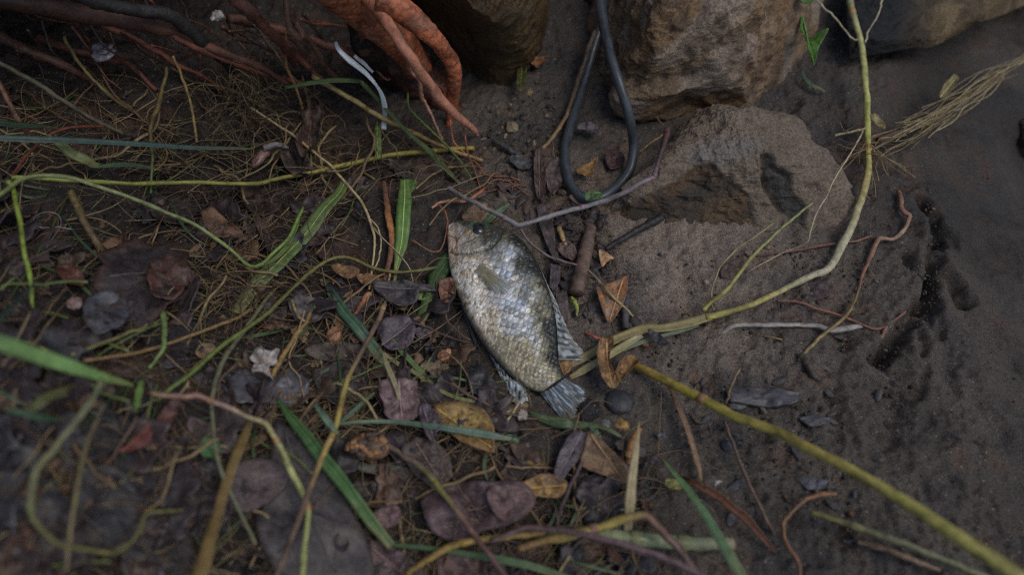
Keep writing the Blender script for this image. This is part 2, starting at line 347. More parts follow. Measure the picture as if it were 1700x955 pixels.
def Lf(name, label, cat, outline, col, lift=3., curl=0., wr=1., m='leaf', rib=None, ribcol=None, col2=None, parent=None, group=None, n=56, dirc=None, ragged=.03, slope=(0, 0), edge=None, thick=.5, fold=0.):
    """leaf / flat scrap from an outline in pixels; rib = two pixel points for the midrib"""
    col, col2, edge = [None if q is None else tuple(1.06 * x for x in q) if m == "leaf" else q for q in (col, col2, edge)]
    SEED[0] += 1; sd = SEED[0]; pts = np.array(num(outline)); O2 = cr(pts, n, True) if m in ('leaf', 'green', 'plastic') else np.array([[np.interp(t_ * len(pts), np.arange(len(pts) + 1), np.append(pts[:, k_], pts[0, k_])) for k_ in (0, 1)] for t_ in np.arange(n) / n]); ctr = O2.mean(0)
    ang = np.linspace(0, 2 * math.pi, n, endpoint=False)
    rg = 1 + ragged * fbm(np.stack([np.cos(ang) * 4 + sd, np.sin(ang) * 4], -1), 4, sd); O2 = ctr + (O2 - ctr) * rg[:, None]
    W3 = np.array([at(u, v, lift) for u, v in O2]); c3 = W3.mean(0); size = np.linalg.norm(W3 - c3, axis=1).mean()
    nr = 9; fr = np.linspace(0, 1, nr + 1)[1:]
    G = c3 + (W3 - c3)[None] * fr[:, None, None]; G = np.vstack([c3[None], G.reshape(-1, 3)])
    r = np.concatenate([[0], np.repeat(fr, n)])
    loc2 = (G - c3)[:, :2] / size
    zz = wr * .16 * size * fbm(loc2 * 1.7 + sd, 4, sd) + curl * size * r ** 2.5 + slope[0] * loc2[:, 0] * size + slope[1] * loc2[:, 1] * size
    ribpts = None; dd = None
    if rib:
        a, b = [np.array(q) for q in num(rib)]; ax = np.array([at(*a, lift), at(*b, lift)]); e = ax[1] - ax[0]; Ln = np.linalg.norm(e[:2]); e2 = e[:2] / Ln
        rel = G[:, :2] - ax[0][:2]; al = rel @ e2; dd = rel @ np.array([-e2[1], e2[0]])
        zz = zz + fold * np.abs(dd) - .0005 * np.exp(-(dd / .0016) ** 2)
        vein = np.abs(((al - np.abs(dd) * .9) / size * 4.2) % 1 - .5) * 2
        zz = zz + .0006 * sm(.7, 1, vein)
    G[:, 2] += zz
    low = base(G[:, 0], G[:, 1]) + .0006; G[:, 2] = np.maximum(G[:, 2], low)
    th = thick / 1000; Bt = G.copy(); Bt[:, 2] -= th
    F = []
    for lay in (0, 1):
        o_ = lay * (1 + nr * n); idx = lambda i, j: o_ + 1 + i * n + j % n
        for j in range(n):
            f = (o_, idx(0, j), idx(0, j + 1)); F.append(f if lay == 0 else f[::-1])
            for i in range(nr - 1):
                f = (idx(i, j), idx(i + 1, j), idx(i + 1, j + 1), idx(i, j + 1)); F.append(f if lay == 0 else f[::-1])
    o1 = 1 + nr * n
    for j in range(n):
        a_, b_ = 1 + (nr - 1) * n + j, 1 + (nr - 1) * n + (j + 1) % n; F.append((a_, a_ + o1, b_ + o1, b_))
    c1 = O(*col); c2 = O(*col2) if col2 else c1 * .6
    f = np.clip(.5 + .75 * fbm(loc2 * 2.4 + sd * 1.3, 4, sd + 9), 0, 1)[:, None]; cc = c1 * f + c2 * (1 - f)
    spot = sm(.35, .7, fbm(loc2 * 7 + sd, 4, sd + 30))[:, None]; cc = cc * (1 - .55 * spot); spot = sm(.4, .7, fbm(loc2 * 5 + sd * 2, 3, sd + 33))[:, None]; cc = cc * (1 - .4 * spot) + .4 * spot * O(92, 80, 68) * .8
    if edge is not None: f = sm(.72, 1, r)[:, None]; cc = cc * (1 - f) + O(*edge) * f
    if dd is not None: f = (.85 * sm(.7, 1, vein))[:, None]; cc = cc * (1 - f * .35)
    V = np.vstack([G, Bt]); ob = mesh(name, V, F, np.vstack([cc, cc * .85]), m, parent)
    if parent is None: tag(ob, label, cat, group)
    if rib:
        k = 16; q2 = np.linspace(.0, 1, k)[:, None]; L2 = ax[0] * (1 - q2) + ax[1] * q2
        j = [np.argmin(((G[:, :2] - p[:2]) ** 2).sum(1)) for p in L2]; L2[:, 2] = np.convolve(np.pad(G[j, 2], 2, 'edge'), np.ones(5) / 5, 'valid') + .0002
        RV, RF = tube(L2, np.linspace(.00075, .0003, k), 6)
        mesh('midrib', RV, RF, O(*ribcol) if ribcol else np.minimum(c1 * 1.5, .7), m, ob)
    return ob
def ico(sub=3):
    import bmesh
    bm = bmesh.new(); bmesh.ops.create_icosphere(bm, subdivisions=sub, radius=1.0)
    V = np.array([v.co[:] for v in bm.verts]); F = np.array([[v.index for v in f.verts] for f in bm.faces]); bm.free(); return V, F
ICO4 = ico(4); ICO3 = ico(3); ICO1 = ico(1)
def Pb(name, label, cat, u, v, a, b, rot, col, hgt=.6, rough=.22, m='stone', facet=0, col2=None, sink=.3, group=None, lift=0., fine=.05):
    """pebble, lump, nut: semi-axes a,b in pixels seen from the camera"""
    SEED[0] += 1; sd = SEED[0]; V, F = ICO4; V = V.copy(); c3 = at(u, v, lift); px = depth(c3) / FPX
    if facet:
        r_ = np.random.default_rng(sd)
        for _ in range(facet):
            nn = r_.normal(size=3); nn /= np.linalg.norm(nn); dd = r_.uniform(.62, .9); ex = V @ nn - dd; V = V - np.where(ex > 0, ex * .93, 0)[:, None] * nn
    V = V * (1 + rough * fbm(V * 1.3 + sd, 3, sd) + fine * fbm(V * 6 + sd, 3, sd + 4))[:, None]
    f = np.clip(.5 + .8 * fbm(V * 2 + sd, 4, sd + 7), 0, 1)[:, None]
    c1 = O(*col); c2 = O(*col2) if col2 else c1 * .55; C = c1 * f + c2 * (1 - f)
    Q = V * np.array([a * px, b * px * 1.12, min(a, b) * px * hgt]); cr_, sr_ = math.cos(math.radians(rot)), math.sin(math.radians(rot))
    Q = np.column_stack([Q[:, 0] * cr_ - Q[:, 1] * sr_, Q[:, 0] * sr_ + Q[:, 1] * cr_, Q[:, 2]]) + c3 + np.array([0, 0, min(a, b) * px * hgt * (1 - 2 * sink) * .9])
    o = mesh(name, Q, F, C, m); return tag(o, label, cat, group)
KD[0] = .60
# ------------------------------------------------------------------ rocks
def rock(name, label, contact, H_mm, cols, seed, top=None, flatp=1.0, cuts=10, amp=.09, paint=None, nu=300, nv=170, dents=()):
    """boulder: ground contact polygon in pixels, height, facets cut by planes, fractal surface"""
    pts = np.array([at(u, v, 0.) for u, v in num(contact)]); R2 = cr(pts[:, :2], nu, True)
    c2 = R2.mean(0) if top is None else np.array(plane(*top, H_mm / 1000)[:2]); zbi = base(R2[:, 0], R2[:, 1]) - .010; zb = zbi.mean()
    t = np.linspace(0, 1, nv); a = t * math.pi / 2
    shrink = np.cos(a) ** flatp; hz = np.sin(a) ** .95 * (H_mm / 1000 + .012)
    V = np.empty((nv, nu, 3)); cb = R2.mean(0)
    ctr = cb[None] + (c2 - cb)[None] * sm(0, 1, t)[:, None]
    V[..., :2] = ctr[:, None] + (R2 - cb)[None] * shrink[:, None, None]; V[..., 2] = zbi[None] * (1 - t[:, None]) + zb * t[:, None] + hz[:, None]
    V = V.reshape(-1, 3); size = np.linalg.norm(R2 - cb, axis=1).mean(); cen = np.array([*c2, zb + H_mm / 2500])
    r_ = np.random.default_rng(seed)
    for _ in range(cuts):
        nn = r_.normal(size=3); nn[2] = abs(nn[2]) * .8; nn /= np.linalg.norm(nn); pr = (V - cen) @ nn; dd = pr.max() * r_.uniform(.72, .93)
        ex = pr - dd; V = V - np.where(ex > 0, ex * .9, 0)[:, None] * nn
    D = V - cen; D /= np.linalg.norm(D, axis=1)[:, None] + 1e-9
    s = 1 / size
    wz = V + .25 * size * np.stack([vn(V * s * 1.5 + 9, seed + 50), vn(V * s * 1.5 + 19, seed + 51), vn(V * s * 1.5 + 29, seed + 52)], -1)
    n0 = fbm(V * s * 1.6, 3, seed); n1 = fbm(wz * s * np.array([4., 4., 4.4]), 5, seed + 11, .55, True); n2 = fbm(V * s * 17, 4, seed + 23, .6)
    g = sm(0, .12, np.repeat(t, nu))
    V = V + D * ((amp * n0 + amp * .46 * (n1 - .3) + amp * .2 * n2) * size)[:, None]
    pj = proj(V) if dents else None
    for poly, dep in dents:
        k = softpoly(pj + np.stack([vn(wz * s * 3, 5), vn(wz * s * 3, 6)], -1) * 12, poly, 4) * (.75 + .5 * vn(V * s * 5, 3)); V = V - (D * .5 + np.array([0, -.25, .6])) * (k * dep / 1000)[:, None]
    # colours: patches of several stone colours
    c = [O(*q) for q in cols]; f1 = sm(-.3, .35, fbm(wz * s * 2.6, 4, seed + 61))[:, None]; f2 = sm(.0, .5, fbm(wz * s * 5, 4, seed + 67))[:, None]; f3 = sm(.15, .5, fbm(V * s * 9, 4, seed + 71))[:, None]
    C = c[0] * (1 - f1) + c[1] * f1; C = C * (1 - .8 * f2) + c[2] * .8 * f2; C = C * (1 - .7 * f3) + c[3] * .7 * f3
    if paint is not None: C = paint(V, C, f1, f2, wz * s, s)
    F = [tuple(q) for q in gridF(nv, nu, True)]
    o = mesh(name, V, F, C, 'rock'); return tag(o, label, 'rock')
def mossy(V, C, f1, f2, q, s):
    p = proj(V); f = (sm(-60, 40, p[:, 1]) * .45)[:, None] ; return C * (1 - f) + O(46, 36, 18) * f
rock('rock', 'dark brown mossy rock beside the orange tree roots at the top', '662,-60 700,60 760,108 820,140 868,128 892,70 905,-20 900,-160 800,-240 690,-200', 105,
     [(76, 58, 36), (60, 47, 31), (78, 62, 34), (48, 39, 30)], 3, top=(770, -60), flatp=1.1, paint=mossy)
rock('rock', 'large rough ochre brown boulder behind the black hose loop', '1000,176 1012,200 1066,208 1130,196 1200,190 1270,188 1325,160 1345,100 1350,-60 1290,-170 1120,-190 1020,-90 990,60', 88,
     [(110, 93, 73), (98, 78, 56), (116, 105, 93), (72, 60, 48)], 12, top=(1160, -60), amp=.07, flatp=.95, cuts=8)
mudrock = O(98, 87, 75)
dk1 = num('1040,345 1090,318 1128,300 1150,280 1176,276 1196,300 1226,322 1240,352 1252,386 1225,400 1150,402 1080,396 1030,378 1015,362')
dk2 = num('1262,254 1276,262 1286,284 1310,296 1316,320 1342,352 1334,392 1316,398 1306,372 1284,356 1282,332 1266,308')
gry = num('1130,250 1175,225 1230,215 1260,235 1240,262 1190,285 1150,290')
def mudcoat(V, C, f1, f2, q, s):
    p = proj(V); n = np.stack([vn(q * 3, 5), vn(q * 3, 6)], -1) * 12
    k = softpoly(p + n, dk1, 5)[:, None]; k2 = softpoly(p + n, dk2, 4)[:, None]; g = softpoly(p + n, gry, 12)[:, None] * .7
    mud_ = mudrock * (1 + .15 * vn(q * 6, 8))[:, None]
    stone = O(70, 59, 46) * (1 - f1) + O(52, 46, 39) * f1; stone = stone * (1 - .45 * f2) + O(88, 68, 46) * .45 * f2
    out = mud_ * (1 - g) + O(100, 96, 92) * g; out = out * (1 - k) + stone * k
    return out * (1 - k2) + (O(54, 52, 49) * (1 - .5 * f2) + O(72, 68, 62) * .5 * f2) * k2
rock('rock', 'half buried mud coated rock with dark broken faces right of the hose loop', '1000,368 1060,388 1140,396 1230,394 1290,402 1360,394 1425,362 1440,322 1385,262 1306,196 1230,174 1180,184 1120,240 1050,312', 36,
     [(62, 52, 38), (46, 40, 34), (98, 68, 34), (60, 56, 52)], 21, top=(1215, 215), paint=mudcoat, dents=((dk1, 3.4), (dk2, 6), (num('1258,250 1270,262 1276,310 1300,360 1306,398 1296,398 1284,360 1264,316'), 5)), amp=.06, flatp=1.1, cuts=5)
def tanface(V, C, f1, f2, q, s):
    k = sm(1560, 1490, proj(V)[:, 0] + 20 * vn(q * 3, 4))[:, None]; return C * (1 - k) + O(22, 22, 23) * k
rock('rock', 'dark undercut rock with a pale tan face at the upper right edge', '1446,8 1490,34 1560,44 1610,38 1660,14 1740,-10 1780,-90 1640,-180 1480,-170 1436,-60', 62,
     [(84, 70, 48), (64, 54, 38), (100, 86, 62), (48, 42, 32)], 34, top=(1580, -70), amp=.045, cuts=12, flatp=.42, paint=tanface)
rock('rock', 'shade-painted black rock between the hose and the boulder at the top', '955,-2 985,16 1030,20 1062,-5 1080,-70 1030,-130 960,-110', 34,
     [(30, 29, 28), (24, 23, 22), (38, 36, 33), (20, 20, 20)], 41, amp=.1)  # near black colours stand for the dark gap between the rocks
rock('rock', 'reddish brown stone sunk in the mud at the right edge', '1672,235 1690,262 1740,270 1780,240 1760,205 1700,200', 14,
     [(58, 46, 42), (48, 42, 40), (66, 54, 48), (40, 36, 34)], 52, amp=.1, nu=120, nv=70)

KD[0] = .62; DS[0] = .05
# ------------------------------------------------------------------ the tree whose roots hang over the bank
tb = np.array([-.16, .80, H(-.16, .80)])
tree = empty('tree', tb); tag(tree, 'tree with orange brown roots hanging over the dark bank', 'tree')
hh = np.linspace(0, 1, 40); TP = np.column_stack([tb[0] - .05 * hh ** 2, tb[1] + .12 * hh, tb[2] - .35 + 3.2 * hh]); TR = .15 * (1 - .45 * hh) + .12 * np.exp(-hh * 14)
V, F = tube(TP, TR, 40, .1, 4); mesh('trunk', V, F, O(72, 48, 34), 'root', tree)
for a_, l_ in ((.4, 1.1), (2.3, 1.3), (3.6, 1.0), (5.2, 1.2)):
    hb = np.linspace(0, 1, 14)[:, None]; st = TP[30] if a_ > 3 else TP[36]
    LP = st + hb * np.array([math.cos(a_), math.sin(a_), .75]) * l_ ; V, F = tube(LP, .055 * (1 - .8 * hb[:, 0]), 12, .15, int(a_ * 9)); mesh('limb', V, F, O(72, 48, 34), 'root', tree)
OR = [(150, 86, 54), (164, 92, 58), (148, 82, 52)]; PK = [(146, 86, 56), (160, 100, 72), (166, 106, 80)]; RD = [(76, 46, 34), (112, 66, 44), (108, 62, 42)]
def Rt(s, r, col, k=12, rough=.14, parent=tree, name='root', dl=6., wob=1.): return S(name, None, None, s, r, col, m='root', parent=parent, k=k, rough=rough, dl=dl, wob=wob)
def rootmass(parts, vox):
    """several root tubes fused into one smooth mesh"""
    import mathutils
    VV = []; FF = []; CC = []; off = 0
    for s, r, col in parts:
        C0 = pts3(s, 6); n = len(C0) * 10; P = cr(C0, n); px = pxr(P); R = np.interp(np.linspace(0, 1, n), np.linspace(0, 1, len(r)), r) * px
        V, F = tube(P, R, 20, .10, 7); VV.append(V); FF += [tuple(np.array(f) + off) for f in F]; off += len(V); CC.append(lerpc(ramp(col), np.repeat(np.linspace(0, 1, n), 20)))
    VV = np.vstack(VV); CC = np.vstack(CC); me = bpy.data.meshes.new('tmp'); me.from_pydata(VV.tolist(), [], [list(map(int, f)) for f in FF]); me.update()
    o = bpy.data.objects.new('tmp', me); COL.objects.link(o); md = o.modifiers.new('r', 'REMESH'); md.mode = 'VOXEL'; md.voxel_size = vox
    sm_ = o.modifiers.new('s', 'SMOOTH'); sm_.factor = .5; sm_.iterations = 10
    ev = o.evaluated_get(bpy.context.evaluated_depsgraph_get()).to_mesh(); n = len(ev.vertices); co = np.empty(n * 3); ev.vertices.foreach_get('co', co); co = co.reshape(-1, 3)
    no = np.empty(n * 3); ev.vertices.foreach_get('normal', no); no = no.reshape(-1, 3); F = [tuple(p.vertices) for p in ev.polygons]
    kd = mathutils.kdtree.KDTree(len(VV)); [kd.insert(v, i) for i, v in enumerate(VV)]; kd.balance(); cc = np.array([CC[kd.find(v)[1]] for v in co])
    bpy.data.objects.remove(o); bpy.data.meshes.remove(me)
    co = co + no * (.0006 * fbm(co * 60, 4, 5) + .0003 * fbm(co * np.array([300, 120, 300]), 3, 9, .5, True))[:, None]
    f = sm(.1, .6, fbm(co * 75, 4, 15))[:, None]; cc = cc * (1 - .45 * f); f = sm(.75, .95, fbm(co * np.array([260, 260, 420]), 3, 44, .5, True))[:, None]; cc = cc * (1 - .5 * f); f = sm(.25, .6, fbm(co * 130, 3, 25))[:, None]; cc = cc * (1 - .4 * f) + O(150, 112, 92) * .4 * f * .6
    return mesh('root', co, F, cc, 'root', tree)
import mathutils.kdtree
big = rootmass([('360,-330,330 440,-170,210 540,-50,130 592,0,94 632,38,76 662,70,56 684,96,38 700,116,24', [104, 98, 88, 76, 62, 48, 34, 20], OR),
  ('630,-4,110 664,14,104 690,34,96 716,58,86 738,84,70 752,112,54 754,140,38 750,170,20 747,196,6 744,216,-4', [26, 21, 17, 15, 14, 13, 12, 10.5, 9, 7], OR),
  ('600,20,60 650,80,30 700,132,6 738,168,-6 752,186,-12', [34, 40, 40, 32, 20], [(50, 32, 25), (60, 36, 27), (70, 40, 28)]),  # this part and the next coloured dark as root mass lying in shadow
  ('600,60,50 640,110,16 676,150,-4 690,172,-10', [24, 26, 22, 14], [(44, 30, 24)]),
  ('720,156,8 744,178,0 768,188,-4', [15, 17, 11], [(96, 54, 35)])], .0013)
Rt('590,-24,104 622,10,104 646,42,102 662,66,98 676,88,92 692,112,80 712,140,62 734,168,46 758,192,30 778,208,18 790,219,10', [12, 12, 11.5, 10.5, 9.5, 9, 9.5, 9, 8, 6.5, 4.5], PK, 14, .07, wob=1.)
Rt('786,215,10 790,220,7 794,226,4', [3.5, 2, 1], PK, 6, .1)
Rt('673,88,92 681,117,70 695,134,56 700,161,36 715,188,20 735,231,4', [2.5, 3.5, 2.6, 3.6, 2.6, 2], [(160, 112, 86), (176, 120, 92)], 7, .35, big, 'rootlet')
Rt('380,30,60 420,37,52 470,50,46 520,67,40 571,84,34 621,92,26 641,110,16 648,134,4', [9, 8, 7, 7, 7.5, 8, 9, 8], RD, 10, .25)
Rt('-60,-14,80 20,0,78 100,13,72 180,28,66 235,40,62 302,55,54 350,80,46 400,98,38 440,116,28 480,140,14', [18, 17, 16, 15, 14, 11, 8, 7, 6, 4], [(44, 30, 23), (72, 44, 32), (100, 60, 40), (80, 48, 34)], 12, .2)  # roots on this side coloured darker to deepen the hollow's shade
Rt('100,-30,96 150,0,90 235,17,80 285,27,72 318,54,58 369,97,34 392,130,12', [12, 11, 11, 12, 10, 8, 5], [(34, 32, 32), (40, 38, 37), (34, 31, 30)], 12, .2)
Rt('120,20,52 160,37,48 235,70,38 295,107,26 335,124,18 370,150,6', [6, 5, 5.5, 5, 4, 3], [(96, 48, 30), (120, 60, 36)], 8, .3)
Rt('270,50,56 300,64,52 340,84,44 385,102,36 440,122,24 500,136,10', [5, 7, 6, 6, 5, 3], [(100, 54, 34), (130, 68, 42)], 8, .3)
Rt('370,-30,110 392,0,98 415,20,90 440,44,76 470,76,52 490,110,20', [11, 10, 9, 8, 6, 4], [(76, 44, 32), (100, 58, 40), (76, 44, 32)], 10, .25)
Rt('60,60,30 110,80,28 180,96,26 215,108,18 260,150,8', [7, 7, 6, 5, 4], [(70, 40, 28), (104, 54, 34)], 8, .3)
Rt('0,60,40 50,86,36 110,110,30 160,140,14', [10, 9, 7, 5], [(58, 36, 26), (74, 42, 28)], 8, .3)
Rt('430,40,30 480,80,24 520,120,16 556,150,8', [6, 7, 6, 4], [(90, 48, 30), (110, 56, 34)], 8, .3)
for i in range(52):                           # many thinner roots in the tangle
    u0 = random.uniform(-20, 520); v0 = random.uniform(-20, 90) ; L_ = random.uniform(60, 170); a_ = math.radians(random.uniform(5, 70)); l0 = random.uniform(30, 60)
    s = ' '.join(f'{u0 + L_ * t * math.cos(a_) + random.uniform(-9, 9):.0f},{v0 + L_ * t * math.sin(a_) + random.uniform(-7, 7):.0f},{l0 * (1 - t) + 3:.1f}' for t in (0, .33, .66, 1))
    Rt(s, [random.uniform(1, 3.6), random.uniform(.8, 2.4), .8], [random.choice([(76, 48, 35), (104, 60, 40), (66, 48, 38), (92, 72, 50), (54, 42, 35)])], 6, .3, big, 'rootlet')
S('vine', 'knotted brown vine looping in front of the thin roots at top left', 'vine', '470,-40,110 475,0,96 480,44,80 492,58,74 499,64,70 502,54,72 492,40,76 494,38,76 506,58,66 520,74,54 537,107,34 567,138,8', [5, 5, 5, 6, 6, 5, 4, 4, 5, 5, 5, 3.5], [(100, 74, 58), (112, 82, 64), (92, 68, 54)], m='wood', k=9, rough=.2)
S('root_strand', 'thin ochre root hanging left of the white ribbon', 'root', '474,50,60 475,107,34 490,141,20 504,188,4', [2.2, 2.6, 2.4, 2], [(124, 92, 50)], m='wood')
S('root_strand', 'wavy pale thin root under the white ribbon', 'root', '598,98,30 620,112,24 641,131,18 652,128,16 668,127,16 688,133,12 702,130,12', 1.6, [(148, 104, 76)], m='wood')

# ------------------------------------------------------------------ black hose loop
S('hose', 'black rubber hose bent into a narrow loop on the mud', 'hose', '1000,-110,66 997,-50,62 996,0,56 1003,45,60 1016,100,58 1032,150,50 1045,195,36 1052,240,18 1046,280,9 1030,304,6 1008,322,6 985,331,6 966,327,6 950,310,6 940,284,6 938,250,6 946,212,6 962,160,7 976,115,12 988,72,20 1000,34,28 1006,-10,34 1010,-60,40', [9.2, 9.2, 8.2, 8.2, 8.2, 7.8, 8, 8], [(50, 54, 58), (58, 63, 68), (54, 59, 64), (48, 53, 58)], m='hose', k=16, rough=.0, wob=.1, n=150)
KD[0] = .50; DS[0] = 0
# ------------------------------------------------------------------ the fish
DORS = np.array(num('745,375 752,369 764,367 790,370 820,376 848,388 870,405 892,438 908,474 918,508 924,545 925,575 928,603 938,628'))
BEL = np.array(num('745,375 743,384 743,396 744,418 746,440 752,466 764,500 780,535 801,570 823,598 846,622 868,640 884,648 898,652'))
ax0 = np.array([.548, .8365]); nx0 = np.array([.8365, -.548])
def curve_ns(L):
    s = L @ ax0; n = L @ nx0; return s, n
NS, NT, NB = 430, 250, 70
s0 = float(DORS[0] @ ax0); s1 = float(((DORS[-1] + BEL[-1]) / 2) @ ax0)
tt = np.linspace(0, 1, NS); sN = tt ** 1.6 * .25 + tt * .75; sN = s0 + (s1 - s0) * np.where(tt < 1, sN, 1)
Dc = cr(DORS, 400); Bc = cr(BEL, 400)
def prof(L):
    s, n = curve_ns(L); o = np.argsort(s, kind='stable'); return np.interp(sN, np.maximum.accumulate(s[o]), n[o])
nD = prof(Dc); nB = prof(Bc); nD[0] = nB[0] = (nD[0] + nB[0]) / 2
fs = (sN - s0) / (s1 - s0)
Hh = np.interp(fs, [0, .03, .08, .18, .32, .5, .7, .85, 1], [.5, 3.4, 5.6, 8.6, 10.8, 10.2, 7.0, 4.4, 2.6]) / 1000
Hh = np.convolve(np.pad(Hh, 6, 'edge'), np.ones(13) / 13, 'valid'); Zc = np.interp(fs, [0, .3, .6, 1], [7.5, 9.0, 7.5, 4.2]) / 1000
th = np.concatenate([np.linspace(0, math.pi, NT), np.linspace(math.pi, 2 * math.pi, NB + 2)[1:-1]])       # 0 = back, pi = belly, first half faces the camera
ct, st_ = np.cos(th), np.sin(th); K = len(th)
mid = (nD + nB) / 2; half = (nD - nB) / 2
cs = np.sign(ct) * np.abs(ct) ** .9; sn = np.sign(st_) * np.abs(st_) ** .85
Nn = mid[:, None] + half[:, None] * cs[None]; Ss = np.repeat(sN[:, None], K, 1)
UV = Ss[..., None] * ax0 + Nn[..., None] * nx0                   # photograph pixel of each vertex
zz = Zc[:, None] + Hh[:, None] * sn[None]
uv = UV.reshape(-1, 2); P = np.array(plane(850, 477, 0)); dirs = FWD * FPX + RGT * (uv[:, :1] - 850) - UPV * (uv[:, 1:] - 477.5)
zc_v = np.repeat(Zc, K); base_pt = CAM + dirs * ((zc_v - CAM[2]) / dirs[:, 2])[:, None]
FV = base_pt.copy(); FV[:, 2] = zz.ravel(); topm = (np.tile(st_, NS) > -.01)
FV[:, 2] = np.maximum(FV[:, 2], .0006)
a = uv @ ax0 - s0; b = uv @ nx0; La = s1 - s0; f_s = a / La
f_n = ((b.reshape(NS, K) - nB[:, None]) / np.maximum(nD - nB, 1)[:, None]).ravel()   # 0 belly .. 1 back
headline = num('833,392 829,408 822,418 812,425 795,431 775,433 758,430 747,424')
def behind_gill(p):                          # >0 behind the gill cover
    return (p @ ax0) - (np.interp(p @ nx0, [375, 392, 415, 445, 470, 490], [762, 777, 800, 806, 796, 788]))
bg_ = behind_gill(uv); scl = sm(-4, 14, bg_)
# scales: overlapping rounded plates, each riding over the next towards the tail
wv = 2.0 * np.stack([vn(uv / 24, 3), vn(uv / 24, 4)], -1); su = np.interp(f_s, [0, .3, .55, .8, 1], [17, 16.5, 14, 12, 9])
Ug = np.cumsum(np.concatenate([[0], np.diff(sN)]) / np.interp(fs, [0, .3, .55, .8, 1], [17, 16.5, 14, 12, 9])); qa = np.repeat(Ug, K) + wv[:, 0] / su
qb = ((b - np.repeat(mid, K)) + wv[:, 1]) / su; pp, RR = .5, .60
best = np.full(len(qa), -1, np.int64); rA = np.zeros(len(qa)); rD = np.zeros(len(qa)); cB = np.zeros(len(qa), np.int64)
i0 = np.floor((qa - RR) / pp).astype(np.int64)
for k_ in range(0, 5):
    ii = i0 + k_; ac = ii * pp; o5 = .5 * (ii % 2); jb = np.round(qb - o5).astype(np.int64); db = qb - o5 - jb; rr = np.hypot(qa - ac, db)
    hit = (best < 0) & (rr < RR); best[hit] = 1; rA[hit] = (qa - ac)[hit]; rD[hit] = (RR - rr)[hit]; cB[hit] = (ii * 977 + jb * 131)[hit]
cellr = _h(cB + 5000, cB * 0, cB * 0, 3); cellr2 = _h(cB + 9000, cB * 0 + 7, cB * 0, 8); edge_ = 1 - np.clip(rD / .17, 0, 1)
bump_s = np.clip((rA + .35) / .9, 0, 1) * sm(0, .09, rD) + .35 * sm(0, .3, rD)
disp = .0010 * (bump_s - .5) * scl * (.55 + .45 * sm(.05, .35, f_n)) + .00016 * (cellr - .5) * scl
def groove(line, wd, dep):
    return -dep * np.exp(-(segdist(uv, cr(np.array(num(line)), 40)) / wd) ** 2)
gill = groove('838,384 833,395 829,408 822,418 812,425 795,431 775,433 758,430 748,422', 2.6, .0014)
bulge = .0009 * np.exp(-(segdist(uv, num('770,424 800,420 820,402')) / 9) ** 2)
pre = groove('763,416 776,412 790,406 803,398 806,388', 2.0, .0006); mouth = groove('744,393 750,396 757,402 758,412 755,420', 1.9, .0009) + groove('757,402 764,400 770,396', 2, .0004)
crease = groove('863,478 848,482 836,488 826,492', 3.2, .0008) + groove('744,430 752,428 760,432', 2, .0005); dent = .0010 * fbm(uv / 30, 3, 17) + .0004 * fbm(uv / 9, 3, 27) + .00025 * fbm(uv / 3.2, 2, 37) * (1 - .5 * scl)
eye_uv = np.array([794.5, 384.0]); de = np.linalg.norm(uv - eye_uv, axis=1)
sock = -.0016 * np.exp(-(de / 9) ** 2) + .0007 * np.exp(-((de - 13) / 3) ** 2)
ew = (np.clip(np.tile(st_, NS), 0, 1) ** .6)
FV[:, 2] += (disp + gill + bulge + pre + mouth + crease + dent + sock) * ew
# pigment, with sky sheen, sparkle and underside shade painted in
def mixc(C, c, f): f = np.asarray(f)[:, None]; return C * (1 - f) + np.asarray(c) * f
e_ = .12 * fbm(uv / 24, 4, 61); fn = f_n + e_
def blob(cx, cy, rx, ry, rot=57):
    w_ = np.stack([fbm(uv / 26 + cx, 3, 71), fbm(uv / 26 + cy, 3, 73)], -1) * 9; q = uv + w_ - [cx, cy]; c_, s_ = math.cos(math.radians(rot)), math.sin(math.radians(rot))
    return np.exp(-(((q[:, 0] * c_ + q[:, 1] * s_) / rx) ** 2 + ((-q[:, 0] * s_ + q[:, 1] * c_) / ry) ** 2))
C = np.tile(O(118, 118, 108), (len(uv), 1))
C = mixc(C, O(214, 202, 182), sm(.52, .24, fn) * sm(.78, .52, f_s)); C = mixc(C, O(146, 139, 112), sm(.45, .75, f_s) * .85)
blue = np.clip(1.3 * blob(852, 464, 42, 30) + 1.1 * blob(858, 520, 44, 28) + .6 * blob(876, 562, 34, 16) + .5 * blob(836, 548, 30, 22) + .4 * blob(905, 632, 14, 12), 0, 1) * sm(.22, .36, fn) * sm(.92, .8, fn)
C = mixc(C, O(152, 166, 184), blue * (.55 + .45 * cellr))  # blue patches stand for the sky's sheen on the scales
ol = (cellr2 > .62) * scl * sm(.28, .45, fn) * (1 - .55 * blue); C = mixc(C, O(132, 120, 78), ol * .6)
C = mixc(C, O(86, 84, 62), sm(.58, .74, fn) * scl * .6)
C = mixc(C, O(196, 194, 188), (cellr > .70) * scl * .45 * sm(.2, .35, fn) * sm(.82, .68, fn) * (.4 + .6 * blue))  # single scales whitened as painted sparkle
C = mixc(C, O(88, 88, 84), (cellr < .22) * scl * .3 * sm(.25, .4, fn))
C = mixc(C, O(62, 62, 58), edge_ * .8 * scl * sm(.1, .4, fn + .1))
C = mixc(C, O(88, 80, 66), sm(.12, .6, fbm(uv / 4.2, 3, 81)) * .75 * sm(.5, .2, fn)); C = mixc(C, O(110, 100, 84), sm(.1, .6, fbm(uv / 13, 3, 83)) * .45 * sm(.5, .2, fn))
back = sm(.70, .94, fn + .10 * (cellr - .5)); C = mixc(C, O(27, 29, 28), back * .96)
C = mixc(C, O(112, 106, 72), ((cellr > .66) & (f_s > .4)) * scl * sm(.58, .66, fn) * sm(.95, .86, fn) * .6 * sm(.12, .3, rD))
